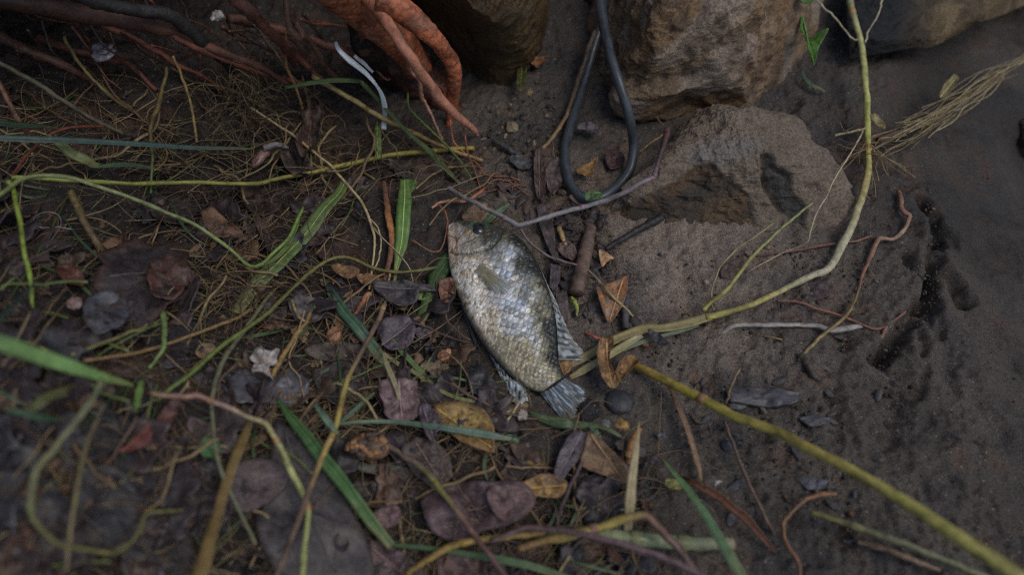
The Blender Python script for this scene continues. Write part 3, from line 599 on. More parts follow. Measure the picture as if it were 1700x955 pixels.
C = mixc(C, O(84, 80, 66), sm(.40, .08, fn) * sm(.45, .65, f_s) * .4)
C = mixc(C, O(44, 46, 44), sm(.10, .0, f_n) * .8 * sm(.25, .4, f_s))  # belly edge darkened for the shadow along its underside
hd = 1 - scl
C = mixc(C, O(104, 102, 92), hd * .8); C = mixc(C, O(172, 156, 138), hd * sm(.30, .12, f_n + .5 * e_) * .9)
C = mixc(C, O(48, 50, 46), hd * sm(.42, .72, fn) * .92); C = mixc(C, O(170, 142, 126), np.exp(-(segdist(uv, num('748,398 751,410 755,416')) / 9) ** 2) * .5)
C = mixc(C, O(144, 138, 134), hd * sm(.1, .6, fbm(uv / 8, 4, 91)) * .55 * sm(.7, .5, fn)); C = mixc(C, O(128, 104, 52), hd * sm(.2, .6, fbm(uv / 9 + 7, 3, 95)) * .45)
C = mixc(C, O(46, 74, 58), np.exp(-((de - 11) / 4.5) ** 2) * .55); C = mixc(C, O(24, 25, 26), sm(11, 7, de))
for ln, wd_, k_ in (('838,384 833,395 829,408 822,418 812,425 795,431 775,433 758,430 748,422', 1.7, .75), ('744,393 750,396 757,402 758,412 755,420', 1.5, .7), ('763,416 776,412 790,406 803,398', 1.6, .5), ('863,478 848,482 836,488', 2, .4)):
    C = mixc(C, O(52, 46, 40), k_ * np.exp(-(segdist(uv, cr(np.array(num(ln)), 40)) / wd_) ** 2))
C = C * (1 + .24 * (cellr - .5) * scl)[:, None] * (1 + .14 * fbm(uv / 2.5, 2, 99))[:, None]
floc = plane(840, 520, .0); fish = empty('fish', floc); tag(fish, 'small dead fish with silver scales lying on its side in the mud', 'fish')
F = [tuple(q) for q in gridF(NS, K, True)]; F.append(tuple(range((NS - 1) * K, NS * K)))
mesh('body', FV, F, np.clip(C, .004, .88), 'fish', fish)
def fishpt(u, v, z): return plane(u, v, z / 1000)
# eye
pe = fishpt(794.5, 384, 15.2); pxe = depth(pe) / FPX; V, F = ICO3
nrm = np.array([.05, -.25, 1.]); nrm /= np.linalg.norm(nrm); tx = np.cross([0, 1, 0], nrm); tx /= np.linalg.norm(tx); ty = np.cross(nrm, tx); Rm = np.column_stack([tx, ty, nrm])
iz = sm(.62, .95, V[:, 2])[:, None]; rad_ = np.hypot(V[:, 0], V[:, 1])
eC = np.tile(O(22, 24, 27), (len(V), 1)); eC[(rad_ > .62) & (rad_ < .82)] = O(40, 42, 42)
zt = FV[np.argmin(de + (~topm) * 99), 2] + .0022
pe = plane(794.5, 384, zt)
ey = mesh('eye', pe + (V * np.array([10.5, 9.0, 6.6]) * pxe) @ Rm.T, F, eC, 'eye', fish)
mesh('pupil', pe + (nrm * 3.1 * pxe) + (V * np.array([5.6, 5.4, 3.4]) * pxe) @ Rm.T, F, O(8, 8, 10), 'eye', ey)
def fin(name, basep, outp, rays, c1, c2, ctip, seed, bow=0., rag=.06, streak=None, nu=None):
    Bp = cr(np.array([fishpt(*q) for q in num(basep)]), rays * 6 + 1); Op = cr(np.array([fishpt(*q) for q in num(outp)]), rays * 6 + 1)
    n = rays * 6 + 1; nv = 26; ph = np.linspace(0, rays, n); fr = np.linspace(0, 1, nv)
    ext = 1 + rag * vn(np.stack([ph * 1.3, ph * 0 + seed], -1), seed) + rag * .9 * (np.cos(ph * 2 * math.pi) * .5 - .5)
    G = Bp[None] + (Op - Bp)[None] * (fr[:, None] * ext[None])[..., None]
    rid = np.cos(ph * 2 * math.pi) * .5 + .5
    G[..., 2] += rid[None] * .00042 * (1 - .55 * fr[:, None]) + bow / 1000 * (np.sin(fr * math.pi))[:, None] + .0005 * vn(np.stack([np.tile(ph * .6, nv), np.repeat(fr * 3, n)], -1), seed + 3).reshape(nv, n)
    G[..., 2] = np.maximum(G[..., 2], .0008)
    Bt = G.copy(); Bt[..., 2] -= .00035
    r2 = rid[None, :, None] ** 2; t2 = fr[:, None, None]
    Cc = O(*c2) * (1 - r2) + O(*c1) * r2; Cc = Cc * (1 - sm(.55, 1, t2) * .7) + O(*ctip) * sm(.55, 1, t2) * .7
    nz = vn(np.stack([np.tile(ph * 2.2, nv), np.repeat(fr * 5, n)], -1), seed + 8).reshape(nv, n, 1); Cc = Cc * (1 + .3 * nz)
    if streak: f = sm(.15, .6, nz + .3 * vn(np.stack([np.tile(ph * .5, nv), np.repeat(fr * 1.6, n)], -1), seed + 9).reshape(nv, n, 1)); Cc = Cc * (1 - .8 * f) + O(*streak) * .8 * f
    V = np.vstack([G.reshape(-1, 3), Bt.reshape(-1, 3)]); g = gridF(nv, n); o1 = nv * n
    bd = [i for i in range(n)] + [i * n + n - 1 for i in range(1, nv)] + [(nv - 1) * n + i for i in range(n - 2, -1, -1)] + [i * n for i in range(nv - 2, 0, -1)]
    F = [tuple(q) for q in g[:, ::-1]] + [tuple(q + o1) for q in g] + [(bd[i - 1], bd[i], bd[i] + o1, bd[i - 1] + o1) for i in range(len(bd))]
    return mesh(name, V, F, np.vstack([Cc.reshape(-1, 3)] * 2), 'thin' if name == 'pectoral_fin' else 'fin', fish)
fin('pectoral_fin', '797,437,20.2 793,444,20.2 788,451,20', '853,474,20.4 847,484,20.6 837,489,20.4 826,488,20.2 815,480,19.8', 11, (98, 96, 78), (128, 124, 104), (140, 146, 148), 3, bow=.5, rag=.12)
fin('dorsal_fin', '893,442,9 910,480,9.5 921,520,9 925,555,8.5 927,598,7', '897,445,9 914,482,7 930,515,5 944,548,4 962,576,3 981,599,2', 15, (112, 120, 122), (56, 58, 56), (150, 150, 142), 5, rag=.05, streak=(148, 152, 152))
fin('tail_fin', '897,653,4.6 905,650,5.5 914,645,6 925,638,6 937,629,4.6', '936,700,2 947,703,2.5 957,694,2.5 962,680,2.5 972,664,2 976,650,1.8', 15, (92, 102, 108), (44, 50, 50), (84, 88, 82), 9, rag=.09, streak=(140, 152, 164))
fin('anal_fin', '812,588,3.6 836,616,4 856,634,4 872,644,4', '816,597,1.8 838,640,1.6 858,674,1.6 877,668,2', 11, (110, 122, 126), (40, 48, 50), (150, 146, 150), 12, rag=.07, streak=(160, 170, 178))
fin('pelvic_fin', '755,476,4.5 762,492,5 768,504,5', '774,536,1.6 786,566,1.4 801,592,1.6', 7, (78, 86, 92), (34, 38, 42), (66, 66, 68), 14, rag=.08)
KD[0] = .64; DS[0] = .06
# ------------------------------------------------------------------ single things in the litter, from the photograph's pixels
GY = [(110, 110, 52), (128, 124, 60), (106, 98, 46)]
# --- upper left
S('grass_strand', 'long yellow green stem lying level across the upper left litter', 'stem', '20,294,22 100,298,20 184,303,18 235,305,17 335,303,15 420,305,13 453,298,12 504,288,12 581,272,10 655,257,8 738,249,6 788,246,4', [3.9, 3.9, 3.59, 3.43, 4.37, 3.9], [(110, 122, 52), (118, 122, 50), (132, 126, 52), (116, 112, 44), (130, 120, 46)], '.12 .42 .63 .9')
S('grass_strand', 'pale bent green stem sloping down from the left edge to the wide green blade', 'stem', '-20,335,40 8,318,42 40,296,42 100,292,40 160,308,36 235,335,30 295,360,24 335,380,20 385,417,14 412,441,10 430,441,12 453,421,18 484,388,22 502,345,24', [3.96, 3.96, 3.6, 3.6, 3.24, 3.24, 2.88], [(96, 110, 66), (118, 122, 76), (120, 128, 84), (104, 126, 62), (98, 122, 50)], '.3 .52')
S('grass_strand', 'bright yellow green stem standing down the left edge', 'stem', '14,300,40 22,317,38 33,370,34 40,417,28 50,457,20 55,515,8', [4.12, 3.75, 3.75, 4.12, 3.0], [(112, 130, 44), (118, 134, 50), (104, 126, 40)], '.5 .74')
Bl('grass_strand', 'long blue green grass blade lying level at the upper left edge', 'grass blade', '-60,226,44 0,229,44 90,232,42 168,236,38 250,241,32 318,245,26 422,247,16', [12, 13, 12, 11, 10, 8, 3], [(52, 74, 66), (60, 84, 76), (58, 80, 66)])
Bl('grass_strand', 'dark green short blade above the blue green blade at the left edge', 'grass blade', '-40,198,50 0,204,46 50,208,40 96,212,32', [15, 14, 12, 4], [(36, 56, 36)])
Bl('grass_strand', 'yellow green pointed blade under the blue green blade', 'grass blade', '78,225,36 100,240,32 121,255,28 150,270,24 176,280,18', [6, 14, 18, 15, 2], [(92, 104, 50), (100, 112, 54)])
Bl('grass_strand', 'small dark green blade tip just above the level yellow stem', 'grass blade', '150,280,20 185,275,22 225,275,20 268,283,14', [3, 10, 9, 2], [(54, 78, 48)])
S('straw', 'dull olive straw slanting across the dark hollow at upper left', 'straw', '-20,92,60 0,104,56 60,138,44 100,164,36 150,195,24 205,222,12', [4, 4.5, 4, 3.5], [(74, 70, 54), (80, 76, 58)])
S('straw', 'dark olive curved stalk under the red roots', 'straw', '108,60,46 110,70,44 141,117,34 188,164,22 230,190,8', 3.2, [(84, 74, 40)])
S('straw', 'tan upright straw hanging in the hollow at upper left', 'straw', '286,92,46 300,122,36 312,157,26 322,200,16 327,236,6', [2.4, 2.8, 2.56, 2.4], [(126, 104, 60)])
S('straw', 'olive brown straw ending in a green tip beside the tan upright straw', 'straw', '277,112,44 272,140,36 262,176,30 251,205,26 250,235,22 253,270,18 250,322,8', [3.38, 4.12, 3.0, 2.25], [(96, 82, 40), (90, 78, 44), (66, 92, 44)])
S('twig', 'red brown twig arching over the litter at the left edge', 'twig', '22,290,14 40,264,24 67,235,34 90,220,36 120,211,34 172,209,24', 2.55, [(104, 58, 38), (92, 50, 34)], m='wood')
S('twig', 'brown twig slanting in at the far left edge', 'twig', '-15,118,50 0,141,46 27,194,34 50,226,20', 4.5, [(94, 66, 48)], m='wood')
S('twig', 'olive brown twig below the pale bent green stem', 'twig', '118,318,26 126,338,24 144,377,18 158,400,12 174,424,4', [6.75, 6.75, 6.0, 5.25], [(88, 78, 44), (92, 74, 48)], m='wood')
Bl('thread', 'white curled thread looped on the dark litter at left', 'thread', '120,381,10 95,377,11 70,378,12 56,370,13 60,358,13 80,352,13 98,358,12 101,374,11 90,392,9 79,408,8 78,424,7 90,440,5', [1.56, 1.44, 1.32, 1.32], [(96, 96, 102)], m='plastic', rib=False)
Bl('grass_strand', 'dark blue green blade tip at the left edge beneath the bright stem', 'grass blade', '-30,560,56 0,530,52 30,502,46 62,464,36', [18, 17, 13, 3], [(48, 68, 60), (58, 80, 66)])
Bl('grass_strand', 'broad light green grass blade reaching in from the left edge', 'grass blade', '-60,552,64 0,570,60 67,592,54 134,615,46 190,632,38 222,640,32', [27, 27, 26, 22, 15, 3], [(92, 130, 62), (98, 140, 66), (92, 132, 60)], vee=.1)
Lf('dead_leaf', 'dark wet leaf with red rim lying left of the fibre clump', 'leaf', '165,440 200,415 255,400 300,408 318,440 312,490 280,520 225,530 180,510 160,475', (56, 50, 52), 12, .04, .8, rib='175,460 305,450', col2=(40, 35, 36), edge=(62, 44, 40), ragged=.16)
Lf('dead_leaf', 'red brown torn leaf at left beside the dark leaf', 'leaf', '258,440 300,430 318,450 312,495 280,505 255,490', (66, 48, 42), 14, .2, 1.5, col2=(72, 44, 38))
Lf('dead_leaf', 'orange red leaf scrap near the left edge', 'leaf', '92,445 115,440 138,455 140,475 112,470', (84, 48, 36), 10, .2, 1.2)
Lf('dead_leaf', 'wet bluish grey leaf with painted sheen at left below the red rimmed leaf', 'leaf', '135,510 160,488 200,490 215,520 198,548 155,552', (78, 79, 86), 14, .05, 1.0, col2=(52, 50, 54))  # bluish grey paints the sky's reflection on the wet leaf
Pb('paper_scrap', 'crumpled pale pink scrap at left by the bluish leaf', 'scrap', 124, 506, 11, 10, 20, (132, 108, 104), .5, .35, m='plastic', lift=10)
Pb('paper_scrap', 'crumpled whitish scrap caught in the dark hollow under the red roots', 'scrap', 172, 86, 20, 14, 20, (122, 118, 124), .6, .45, m='plastic', lift=34, col2=(84, 80, 88))
Pb('paper_scrap', 'small white speck of debris between the roots at top left', 'scrap', 362, 28, 8, 9, 0, (160, 150, 146), .7, .5, m='plastic', lift=66)
S('straw', 'pale olive stalk curving over the leaves at left', 'straw', '118,590,16 188,563,14 235,545,12 278,528,8', 3.2, [(108, 104, 64)])
S('straw', 'tan stalk lying beneath the pale olive stalk at left', 'straw', '140,600,14 231,585,14 288,568,13 340,549,12 389,530,10 420,512,6', 3, [(118, 92, 56), (128, 104, 66)])
S('straw', 'short green stalk crossing the tan stalk at left', 'straw', '271,520,16 273,545,16 271,578,14 248,612,8', [5, 4.5, 3], [(92, 112, 58)])
Lf('bark_chip', 'rectangular brown bark chip below the pale bent stem', 'bark chip', '332,350 352,342 400,382 408,396 386,402 345,384', (118, 88, 66), 12, 0, .8, m='wood', ragged=.06, thick=2.2, col2=(84, 62, 48))
Lf('bark_chip', 'smaller tan bark chip under the rectangular brown one', 'bark chip', '346,402 400,412 425,428 400,434 350,424', (112, 82, 54), 6, 0, .8, m='wood', ragged=.06, thick=1.6)
Lf('bark_chip', 'grey brown bark strip left of the wide green blade', 'bark chip', '416,352 430,356 462,400 455,414 436,402', (86, 68, 58), 6, 0, .8, m='wood', thick=1.6)
S('plant', 'long dark olive stem curving from lower left to the fish', 'stem', '262,668,10 281,648,14 316,622,18 369,575,18 440,524,16 487,478,14 531,440,12 564,427,11 588,430,10 621,445,9 655,452,9 690,450,10 727,443,10', [3.6, 3.84, 3.68, 3.52, 3.2, 3.04, 2.56], [(88, 104, 44), (92, 102, 46), (86, 84, 42), (98, 92, 48), (102, 100, 54)], '.62')
S('plant', 'grey green stem crossing beneath the dark olive stem at left', 'stem', '452,486,10 440,500,12 399,558,16 369,602,20 353,660,22 354,710,24 366,780,26 400,855,26 425,905,22', [3.75, 3.75, 4.12, 3.75, 3.75, 3.38], [(92, 88, 62), (98, 98, 74), (88, 88, 64)], '.35')
Bl('grass_strand', 'wide flat green blade lying diagonally left of centre', 'grass blade', '574,300,12 560,325,12 537,350,12 505,390,11 475,425,9 447,452,8 420,482,7 392,520,5', [16, 20, 24, 27, 28, 28, 27, 22], [(88, 102, 48), (82, 106, 46), (98, 116, 62), (84, 108, 44), (96, 116, 68), (106, 122, 76)], vee=.06, ribcol=(120, 136, 82))
Bl('grass_strand', 'narrow yellow green blade lying along the wide green blade', 'grass blade', '498,352,16 490,378,16 474,410,15 452,432,12 424,446,8', [6, 11, 10, 8, 3], [(96, 118, 44), (104, 122, 52)])
# --- roots and grass round the tree root
Bl('ribbon', 'white plastic ribbon twisting down beside the tree root', 'ribbon', '557,69,66 562,82,64 575,95,60 590,107,56 606,120,52 622,138,46 634,158,36 639,180,26 638,196,18 637,214,12', [5, 9, 10, 9, 7, 4.5, 8, 9, 8.5, 8], [(150, 160, 166), (168, 178, 184), (150, 162, 168), (166, 176, 182)], m='plastic', rib=False, twist=.3, vee=.05)
Bl('ribbon', 'short white plastic strip behind the longer ribbon', 'ribbon', '588,92,58 600,102,55 610,111,52 619,120,48', [6, 7, 6, 4], [(140, 146, 152)], m='plastic', rib=False)
Bl('grass_strand', 'dark green folded grass blade crossing below the roots to the purple stem', 'grass blade', '472,146,40 510,139,42 554,134,42 590,134,40 604,140,36 641,181,26 675,218,18 712,250,12 740,280,8 764,306,3', [5, 9, 9, 8, 6, 6, 6.5, 9, 10, 3], [(58, 82, 36), (64, 88, 40), (56, 78, 36), (60, 88, 42), (62, 92, 48)])
S('straw', 'tan jointed straw slanting from the roots to the mud beside the rock', 'straw', '520,126,36 544,141,34 588,166,28 621,188,22 675,215,14 742,245,8 802,267,3', [4.6, 4.6, 4.2, 4, 3.2, 3], [(118, 106, 62), (134, 120, 76), (128, 108, 66), (142, 112, 68)], '.34 .62')
S('grass_strand', 'thin dark green grass stem leaning from under the root tip', 'stem', '677,155,34 680,178,30 700,202,24 715,216,20 740,240,14 762,266,9 784,300,3', [2, 2.4, 2.2, 1.6], [(74, 88, 40)])
Lf('leaf', 'small upright light green leaf on the yellow stem', 'leaf', '626,197 632,208 633,230 632,250 626,260 621,246 620,226 622,208', (96, 116, 66), 12, -.1, .6, m='green', rib='626,199 626,258', col2=(84, 104, 56), ragged=.01)
S('straw', 'cream hair thin straw curving down from the fibre clump to the leaf tip', 'straw', '416,178,22 450,200,20 487,225,18 537,265,16 560,288,14 582,312,12 600,336,10 613,362,9 622,394,8 620,430,7 613,480,5', [1.8, 2.2, 2.4, 2.2, 1.8], [(150, 134, 96), (160, 144, 106)])
S('straw', 'second cream straw branching off and curling right over the twig', 'straw', '613,362,9 627,378,9 632,400,8 630,425,8 620,450,6', 1.3, [(156, 142, 106)])
S('straw', 'thin pale fibre arching from the branching straw to the dark leaf', 'straw', '614,372,9 640,400,9 660,420,9 680,446,8 685,470,6 680,484,4', 1.2, [(150, 132, 100)])
Pb('seed_pod', 'glossy pinkish brown seed pod at the left of the roots', 'seed pod', 434, 262, 9, 21, -28, (138, 108, 98), .8, .16, m='fish', col2=(96, 66, 58), lift=14)
S('twig', 'grey glossy stalk joined to the pinkish seed pod', 'twig', '437,247,20 448,242,22 463,240,20 478,246,14', [6, 5, 4, 3], [(110, 104, 104)], m='wood')
Lf('dead_leaf', 'curled dark brown dead leaf above the level yellow stem', 'leaf', '505,200 525,192 540,205 535,240 524,268 505,275 498,250 510,225', (76, 58, 48), 12, .6, 2., col2=(50, 40, 36), fold=.4, rib='520,196 508,272')
Lf('dead_leaf', 'folded grey brown dead leaf right of the curled leaf', 'leaf', '470,262 490,250 512,268 520,290 500,300 478,288', (66, 54, 48), 10, .5, 2., col2=(44, 38, 36))
S('root_strand', 'orange rootlet hanging from the root tip and zigzagging on the mud', 'root', '747,198,16 749,218,12 754,236,8 768,250,5 782,262,3 796,276,3 803,288,3 822,293,3 840,292,3 862,299,3', [1.82, 1.68, 1.54, 1.82, 1.26], [(150, 84, 56), (142, 78, 52)], m='root')
S('root_strand', 'second orange rootlet hanging close to the first below the root tip', 'root', '765,200,16 772,225,10 777,255,6 787,280,4 794,300,3 800,322,3', [1.4, 1.54, 1.12], [(128, 74, 50)], m='root')
S('root_strand', 'salmon red rootlet lying level above the purple stem', 'root', '758,314,3 780,318,3 806,318,3 830,312,3 852,306,3 876,310,3', [1.32, 1.56, 1.32, 0.96], [(122, 68, 52)], m='root')
S('root_strand', 'forked orange rootlet right of the level one', 'root', '800,322,3 812,304,4 826,298,4 846,302,3 868,318,3 884,330,3', [1.08, 1.32, 0.9], [(120, 70, 52)], m='root')
S('root_strand', 'pale orange rootlet above the head of the fish', 'root', '716,346,4 728,337,5 748,333,5 770,334,5 790,324,4 804,312,3', [2, 3, 3, 2.4], [(160, 110, 78), (156, 92, 62)], m='root')
S('root_strand', 'thin red root looping down along the snout of the fish', 'root', '728,340,5 740,352,5 743,370,5 739,395,5 732,414,5 722,419,5 708,414,5 694,405,4 682,398,3', [1.5, 1.65, 1.5, 1.35], [(134, 76, 50), (140, 92, 52)], m='root')
Lf('leaf', 'fresh green leaf tip poking out from under the yellow stem', 'leaf', '668,302 682,298 693,306 685,318 674,330 670,316', (84, 122, 58), 6, .1, .8, m='green')
Bl('leaf', 'long fresh green lance leaf hanging beside the brown twig', 'leaf', '672,298,14 672,325,13 670,360,12 667,395,10 662,425,8 657,452,6 654,478,4', [14, 22, 25, 25, 19, 9, 2], [(92, 126, 52), (88, 128, 50), (96, 134, 58), (112, 130, 62)], vee=.1, ribcol=(150, 170, 96))
S('twig', 'red brown twig with a split pale end beside the long green leaf', 'twig', '637,300,8 641,330,8 645,360,8 651,390,8 650,415,7 645,440,6 637,470,4', [4, 4.5, 5.5, 6, 6, 5, 4], [(98, 70, 58), (106, 70, 52), (168, 116, 66), (116, 76, 56), (104, 70, 54)], m='wood', flat=.7)
# --- middle, left of the fish
Lf('dead_leaf', 'slate grey pointed leaf lying level above the green leaf pieces', 'leaf', '618,474 645,468 690,470 728,482 700,486 690,502 660,508 636,494', (70, 66, 68), 9, .1, .8, rib='622,476 724,482', col2=(52, 48, 50))
Lf('dead_leaf', 'dark purple oval leaf under the bluish green blade', 'leaf', '628,545 650,526 676,526 690,545 684,570 664,584 642,580 630,562', (82, 72, 80), 9, .1, .9, rib='634,574 684,534', col2=(60, 52, 58))
Lf('dead_leaf', 'small dark purple leaf by the fish belly fin', 'leaf', '688,548 706,542 720,548 708,562 694,562', (78, 68, 74), 5, .15, .9)
Bl('leaf', 'green leaf lying half under the belly of the fish', 'leaf', '752,424,3 738,440,5 726,458,5 718,478,5 710,500,5 703,520,4 697,542,3', [22, 30, 28, 18, 20, 22, 8], [(60, 98, 44), (56, 92, 40), (62, 100, 48), (58, 96, 40)], vee=.05)
Lf('leaf', 'torn light green leaf bit on the mud beside the fish', 'leaf', '690,490 706,482 716,488 706,498 694,498', (104, 128, 66), 6, .1, .8, m='green')
Lf('dead_leaf', 'crisp rust brown leaf scrap against the belly of the fish', 'leaf', '730,470 748,464 758,474 756,492 744,506 732,502', (112, 78, 60), 9, .25, 1.6, col2=(84, 58, 46))
Pb('pellet', 'cracked tan clay pellet on the mud left of the fish', 'pellet', 740, 594, 14, 13, 15, (170, 124, 92), .8, .12, facet=7, col2=(140, 96, 70), fine=.08)
Pb('pellet', 'rough tan nut in the litter left of the brown twig', 'pellet', 556, 559, 13, 15, -10, (150, 110, 80), .8, .2, facet=6, col2=(112, 78, 56), lift=4)
Bl('grass_strand', 'short broad bluish green blade ending under the brown twig', 'grass blade', '538,464,5 552,490,9 571,518,11 590,540,11 610,565,9 630,592,6 640,606,4', [3, 12, 17, 18, 20, 20, 12], [(76, 104, 60), (60, 96, 66), (58, 92, 66), (54, 86, 58)], ribcol=(90, 124, 92))
Bl('grass_strand', 'narrow green blade slanting down towards the yellow leaf', 'grass blade', '612,526,5 640,556,8 655,571,9 680,598,8 708,628,6 722,642,4', [3, 7, 8, 9, 8, 4], [(82, 116, 52), (88, 122, 60)])
Bl('straw', 'pale green straw running on from the narrow green blade', 'straw', '628,580,6 660,604,7 690,620,7 718,641,7 753,659,7 790,668,6 826,676,4', [5, 7, 7, 7, 7, 5], [(142, 132, 84), (124, 128, 70), (112, 124, 62)])
S('twig', 'long brown twig with a yellow middle leaning across the left litter', 'twig', '638,506,22 621,545,24 594,595,28 577,632,30 565,680,32 553,718,34 529,774,36 515,812,38 490,880,42 455,965,46', [4.67, 4.25, 4.25, 4.67, 4.93, 5.44, 5.1, 5.1, 5.52], [(108, 88, 70), (96, 76, 62), (92, 76, 58), (138, 122, 58), (146, 128, 62), (136, 116, 64), (100, 80, 66), (94, 76, 62), (96, 80, 64)], '.01 .57', nodecol=(140, 116, 76))
Lf('dead_leaf', 'dark torn leaf left of the nut', 'leaf', '482,500 505,492 545,500 540,522 512,540 490,532', (76, 70, 70), 9, .15, 1., col2=(54, 48, 48))
Lf('dead_leaf', 'black brown flat leaf piece under the nut', 'leaf', '510,578 560,566 615,578 622,592 560,600 515,592', (72, 64, 58), 5, .05, .7, col2=(54, 46, 42), thick=1.)
Lf('dead_leaf', 'banded tan strip of leaf beside the dark olive stem', 'leaf', '552,438 590,444 596,452 580,464 556,452', (124, 94, 60), 9, .1, .8, col2=(88, 64, 44))
Lf('dead_leaf', 'tan leaf strip right of the banded one', 'leaf', '592,456 622,456 630,466 604,472', (120, 88, 54), 9, .1, .8)
S('twig', 'forked straw coloured twig at the left of the nut', 'twig', '452,625,10 465,600,12 480,575,13 498,548,13 508,536,12 516,518,10', [4.5, 4.5, 4, 3], [(122, 98, 54), (128, 104, 62)])
S('twig', 'short prong of the forked twig', 'twig', '506,534,12 494,522,14 484,498,12', 2.6, [(130, 112, 74)])
S('twig', 'orange red twig stub pointing up at the dark leaf', 'twig', '588,523,4 598,510,6 606,496,7 614,488,7', [3, 4, 5, 5], [(142, 76, 46), (130, 78, 52), (164, 118, 80)], m='wood')
for i, (s, c, l_) in enumerate([('560,500 572,488 586,480 580,500 566,512', (126, 92, 62), 'small tan bark chip left of the orange red twig stub'), ('556,516 566,514 568,538 562,548 556,540', (122, 86, 56), 'narrow tan bark chip just above the nut'), ('580,560 596,548 600,566 588,572', (94, 70, 54), 'small brown bark chip between the nut and the brown twig')]):
    Lf('bark_chip', l_, 'bark chip', s, c, 6, 0, 1., m='wood', thick=1.6, ragged=.05)
Lf('torn_flake', 'crumbled white flake lying on the litter left of the twig', 'flake', '416,592 430,574 446,586 462,578 458,600 448,612 452,628 436,618 420,622 424,604', (168, 162, 156), 14, .1, 2.4, m='plastic', col2=(112, 102, 98), ragged=.14, thick=1.2)
Lf('plastic_sheet', 'crumpled pale lilac sheet under the white flake', 'plastic', '372,640 398,612 430,622 470,614 502,624 516,646 492,668 440,672 392,668', (88, 88, 96), 6, .03, .9, m='plastic', col2=(58, 57, 62), ragged=.08)
Lf('dead_leaf', 'tan crescent leaf scrap at the left under the olive stem', 'leaf', '328,580 342,572 358,576 356,590 340,598 328,592', (118, 98, 72), 10, .2, 1.)
# --- lower left
S('grass_strand', 'pale jointed stem turning down beside the big taupe leaf', 'stem', '250,652,30 270,656,34 309,660,38 326,657,38 350,665,38 379,677,38 415,694,38 441,706,38 460,735,36 473,760,35 490,795,34 505,825,33 511,850,33 507,900,34 501,970,36', [4.25, 4.67, 4.67, 4.67, 5.1, 5.52, 5.52, 5.52, 5.95], [(126, 104, 80), (128, 94, 84), (134, 112, 96), (140, 132, 84), (140, 142, 86), (124, 132, 74), (134, 138, 86), (124, 130, 70)], '.22 .48 .76', nodecol=(140, 100, 62))
Lf('dead_leaf', 'big smooth taupe dead leaf at the bottom left of centre', 'leaf', '459,697 490,722 520,752 545,790 575,830 600,875 618,925 612,980 540,985 470,960 432,900 425,850 445,800 450,740', (58, 53, 53), 14, -.05, .35, rib='470,712 560,970', col2=(50, 45, 46), ragged=.008, thick=.8)
Lf('dead_leaf', 'smooth reddish grey leaf overlapping the big taupe leaf from the left', 'leaf', '372,800 395,772 440,762 474,776 482,796 455,830 418,850 385,846', (72, 60, 61), 18, .05, .4, rib='378,832 478,786', col2=(70, 58, 58), ragged=.01)
Lf('dead_leaf', 'small notched black leaf bit on the big taupe leaf', 'leaf', '556,895 568,888 580,902 574,918 560,912', (52, 46, 48), 14, .4, 1.)
Lf('dead_leaf', 'dark red leaf standing on edge at the lower left', 'leaf', '198,752 218,735 246,703 254,716 250,734 225,748', (88, 50, 44), 20, .2, .8, col2=(96, 50, 44), rib='200,752 250,710')
Lf('dead_leaf', 'dark brown leaf right behind the dark red one', 'leaf', '262,700 285,668 300,668 296,690 275,718', (92, 60, 52), 16, .2, .8)
Bl('straw', 'flat ochre strip of dry leaf at the lower left', 'straw', '414,700,24 404,730,26 388,770,28 372,815,28 362,850,30 348,900,34 328,970,38', [13, 18, 19, 20, 22, 25, 27], [(120, 100, 52), (124, 100, 48), (112, 88, 42), (128, 100, 44)], vee=.04)
S('grass_strand', 'blurred pale green stem bending round at the lower left edge', 'stem', '170,632,50 150,670,56 115,715,60 84,752,62 60,780,62 54,815,60 52,850,56 68,878,52 100,905,46 140,913,40 188,920,34', [5.04, 5.4, 5.04, 5.4, 4.32, 3.96, 3.96], [(108, 112, 82), (112, 114, 84), (96, 96, 56), (102, 98, 54)], '.37 .72')
S('grass_strand', 'second blurred olive stem standing beside the bending one at lower left', 'stem', '172,672,44 155,710,46 140,755,48 128,815,48 118,875,46 110,950,40', [3.6, 4.4, 4.0, 4.0, 3.6], [(86, 80, 64), (92, 84, 50), (104, 94, 64)], '.35')
S('grass_strand', 'thin blurred olive stalk rising at the right of the two lower left stems', 'stem', '188,920,34 215,905,34 232,880,32 242,855,30 270,850,26 302,848,20', [2.8, 2.8, 3.15, 3.15], [(90, 90, 42), (98, 92, 52)])
Bl('grass_strand', 'bright green blade stub beneath the broad light green blade', 'grass blade', '236,632,30 232,650,28 228,672,22 224,686,16', [9, 11, 11, 5], [(88, 122, 42)])
Bl('grass_strand', 'blurred green blade lying at the far left below the broad blade', 'grass blade', '10,680,44 40,686,42 70,694,38 108,696,30', [6, 13, 13, 4], [(54, 84, 54)])
Bl('grass_strand', 'olive yellow blade beneath the broad light green blade at left', 'grass blade', '40,690,34 70,668,36 100,650,36 122,640,32', [8, 22, 20, 6], [(84, 88, 44)])
Lf('leaf', 'small round green leaf in the lower left litter', 'leaf', '332,742 345,728 362,732 366,748 352,760 336,756', (54, 92, 48), 24, .15, .8, m='green')
Bl('grass_strand', 'green blade running under the twig beside the big taupe leaf', 'grass blade', '462,664,14 480,690,18 508,724,20 530,754,20 560,790,20 590,830,20 613,862,20 650,908,16', [6, 16, 21, 22, 22, 21, 22, 14], [(64, 102, 44), (58, 98, 42), (62, 104, 44), (58, 98, 44)], ribcol=(82, 124, 62))
Bl('grass_strand', 'short teal green blade lying over the yellow part of the twig', 'grass blade', '523,672,36 535,688,38 548,705,38 562,722,36', [5, 10, 11, 4], [(84, 112, 84)])
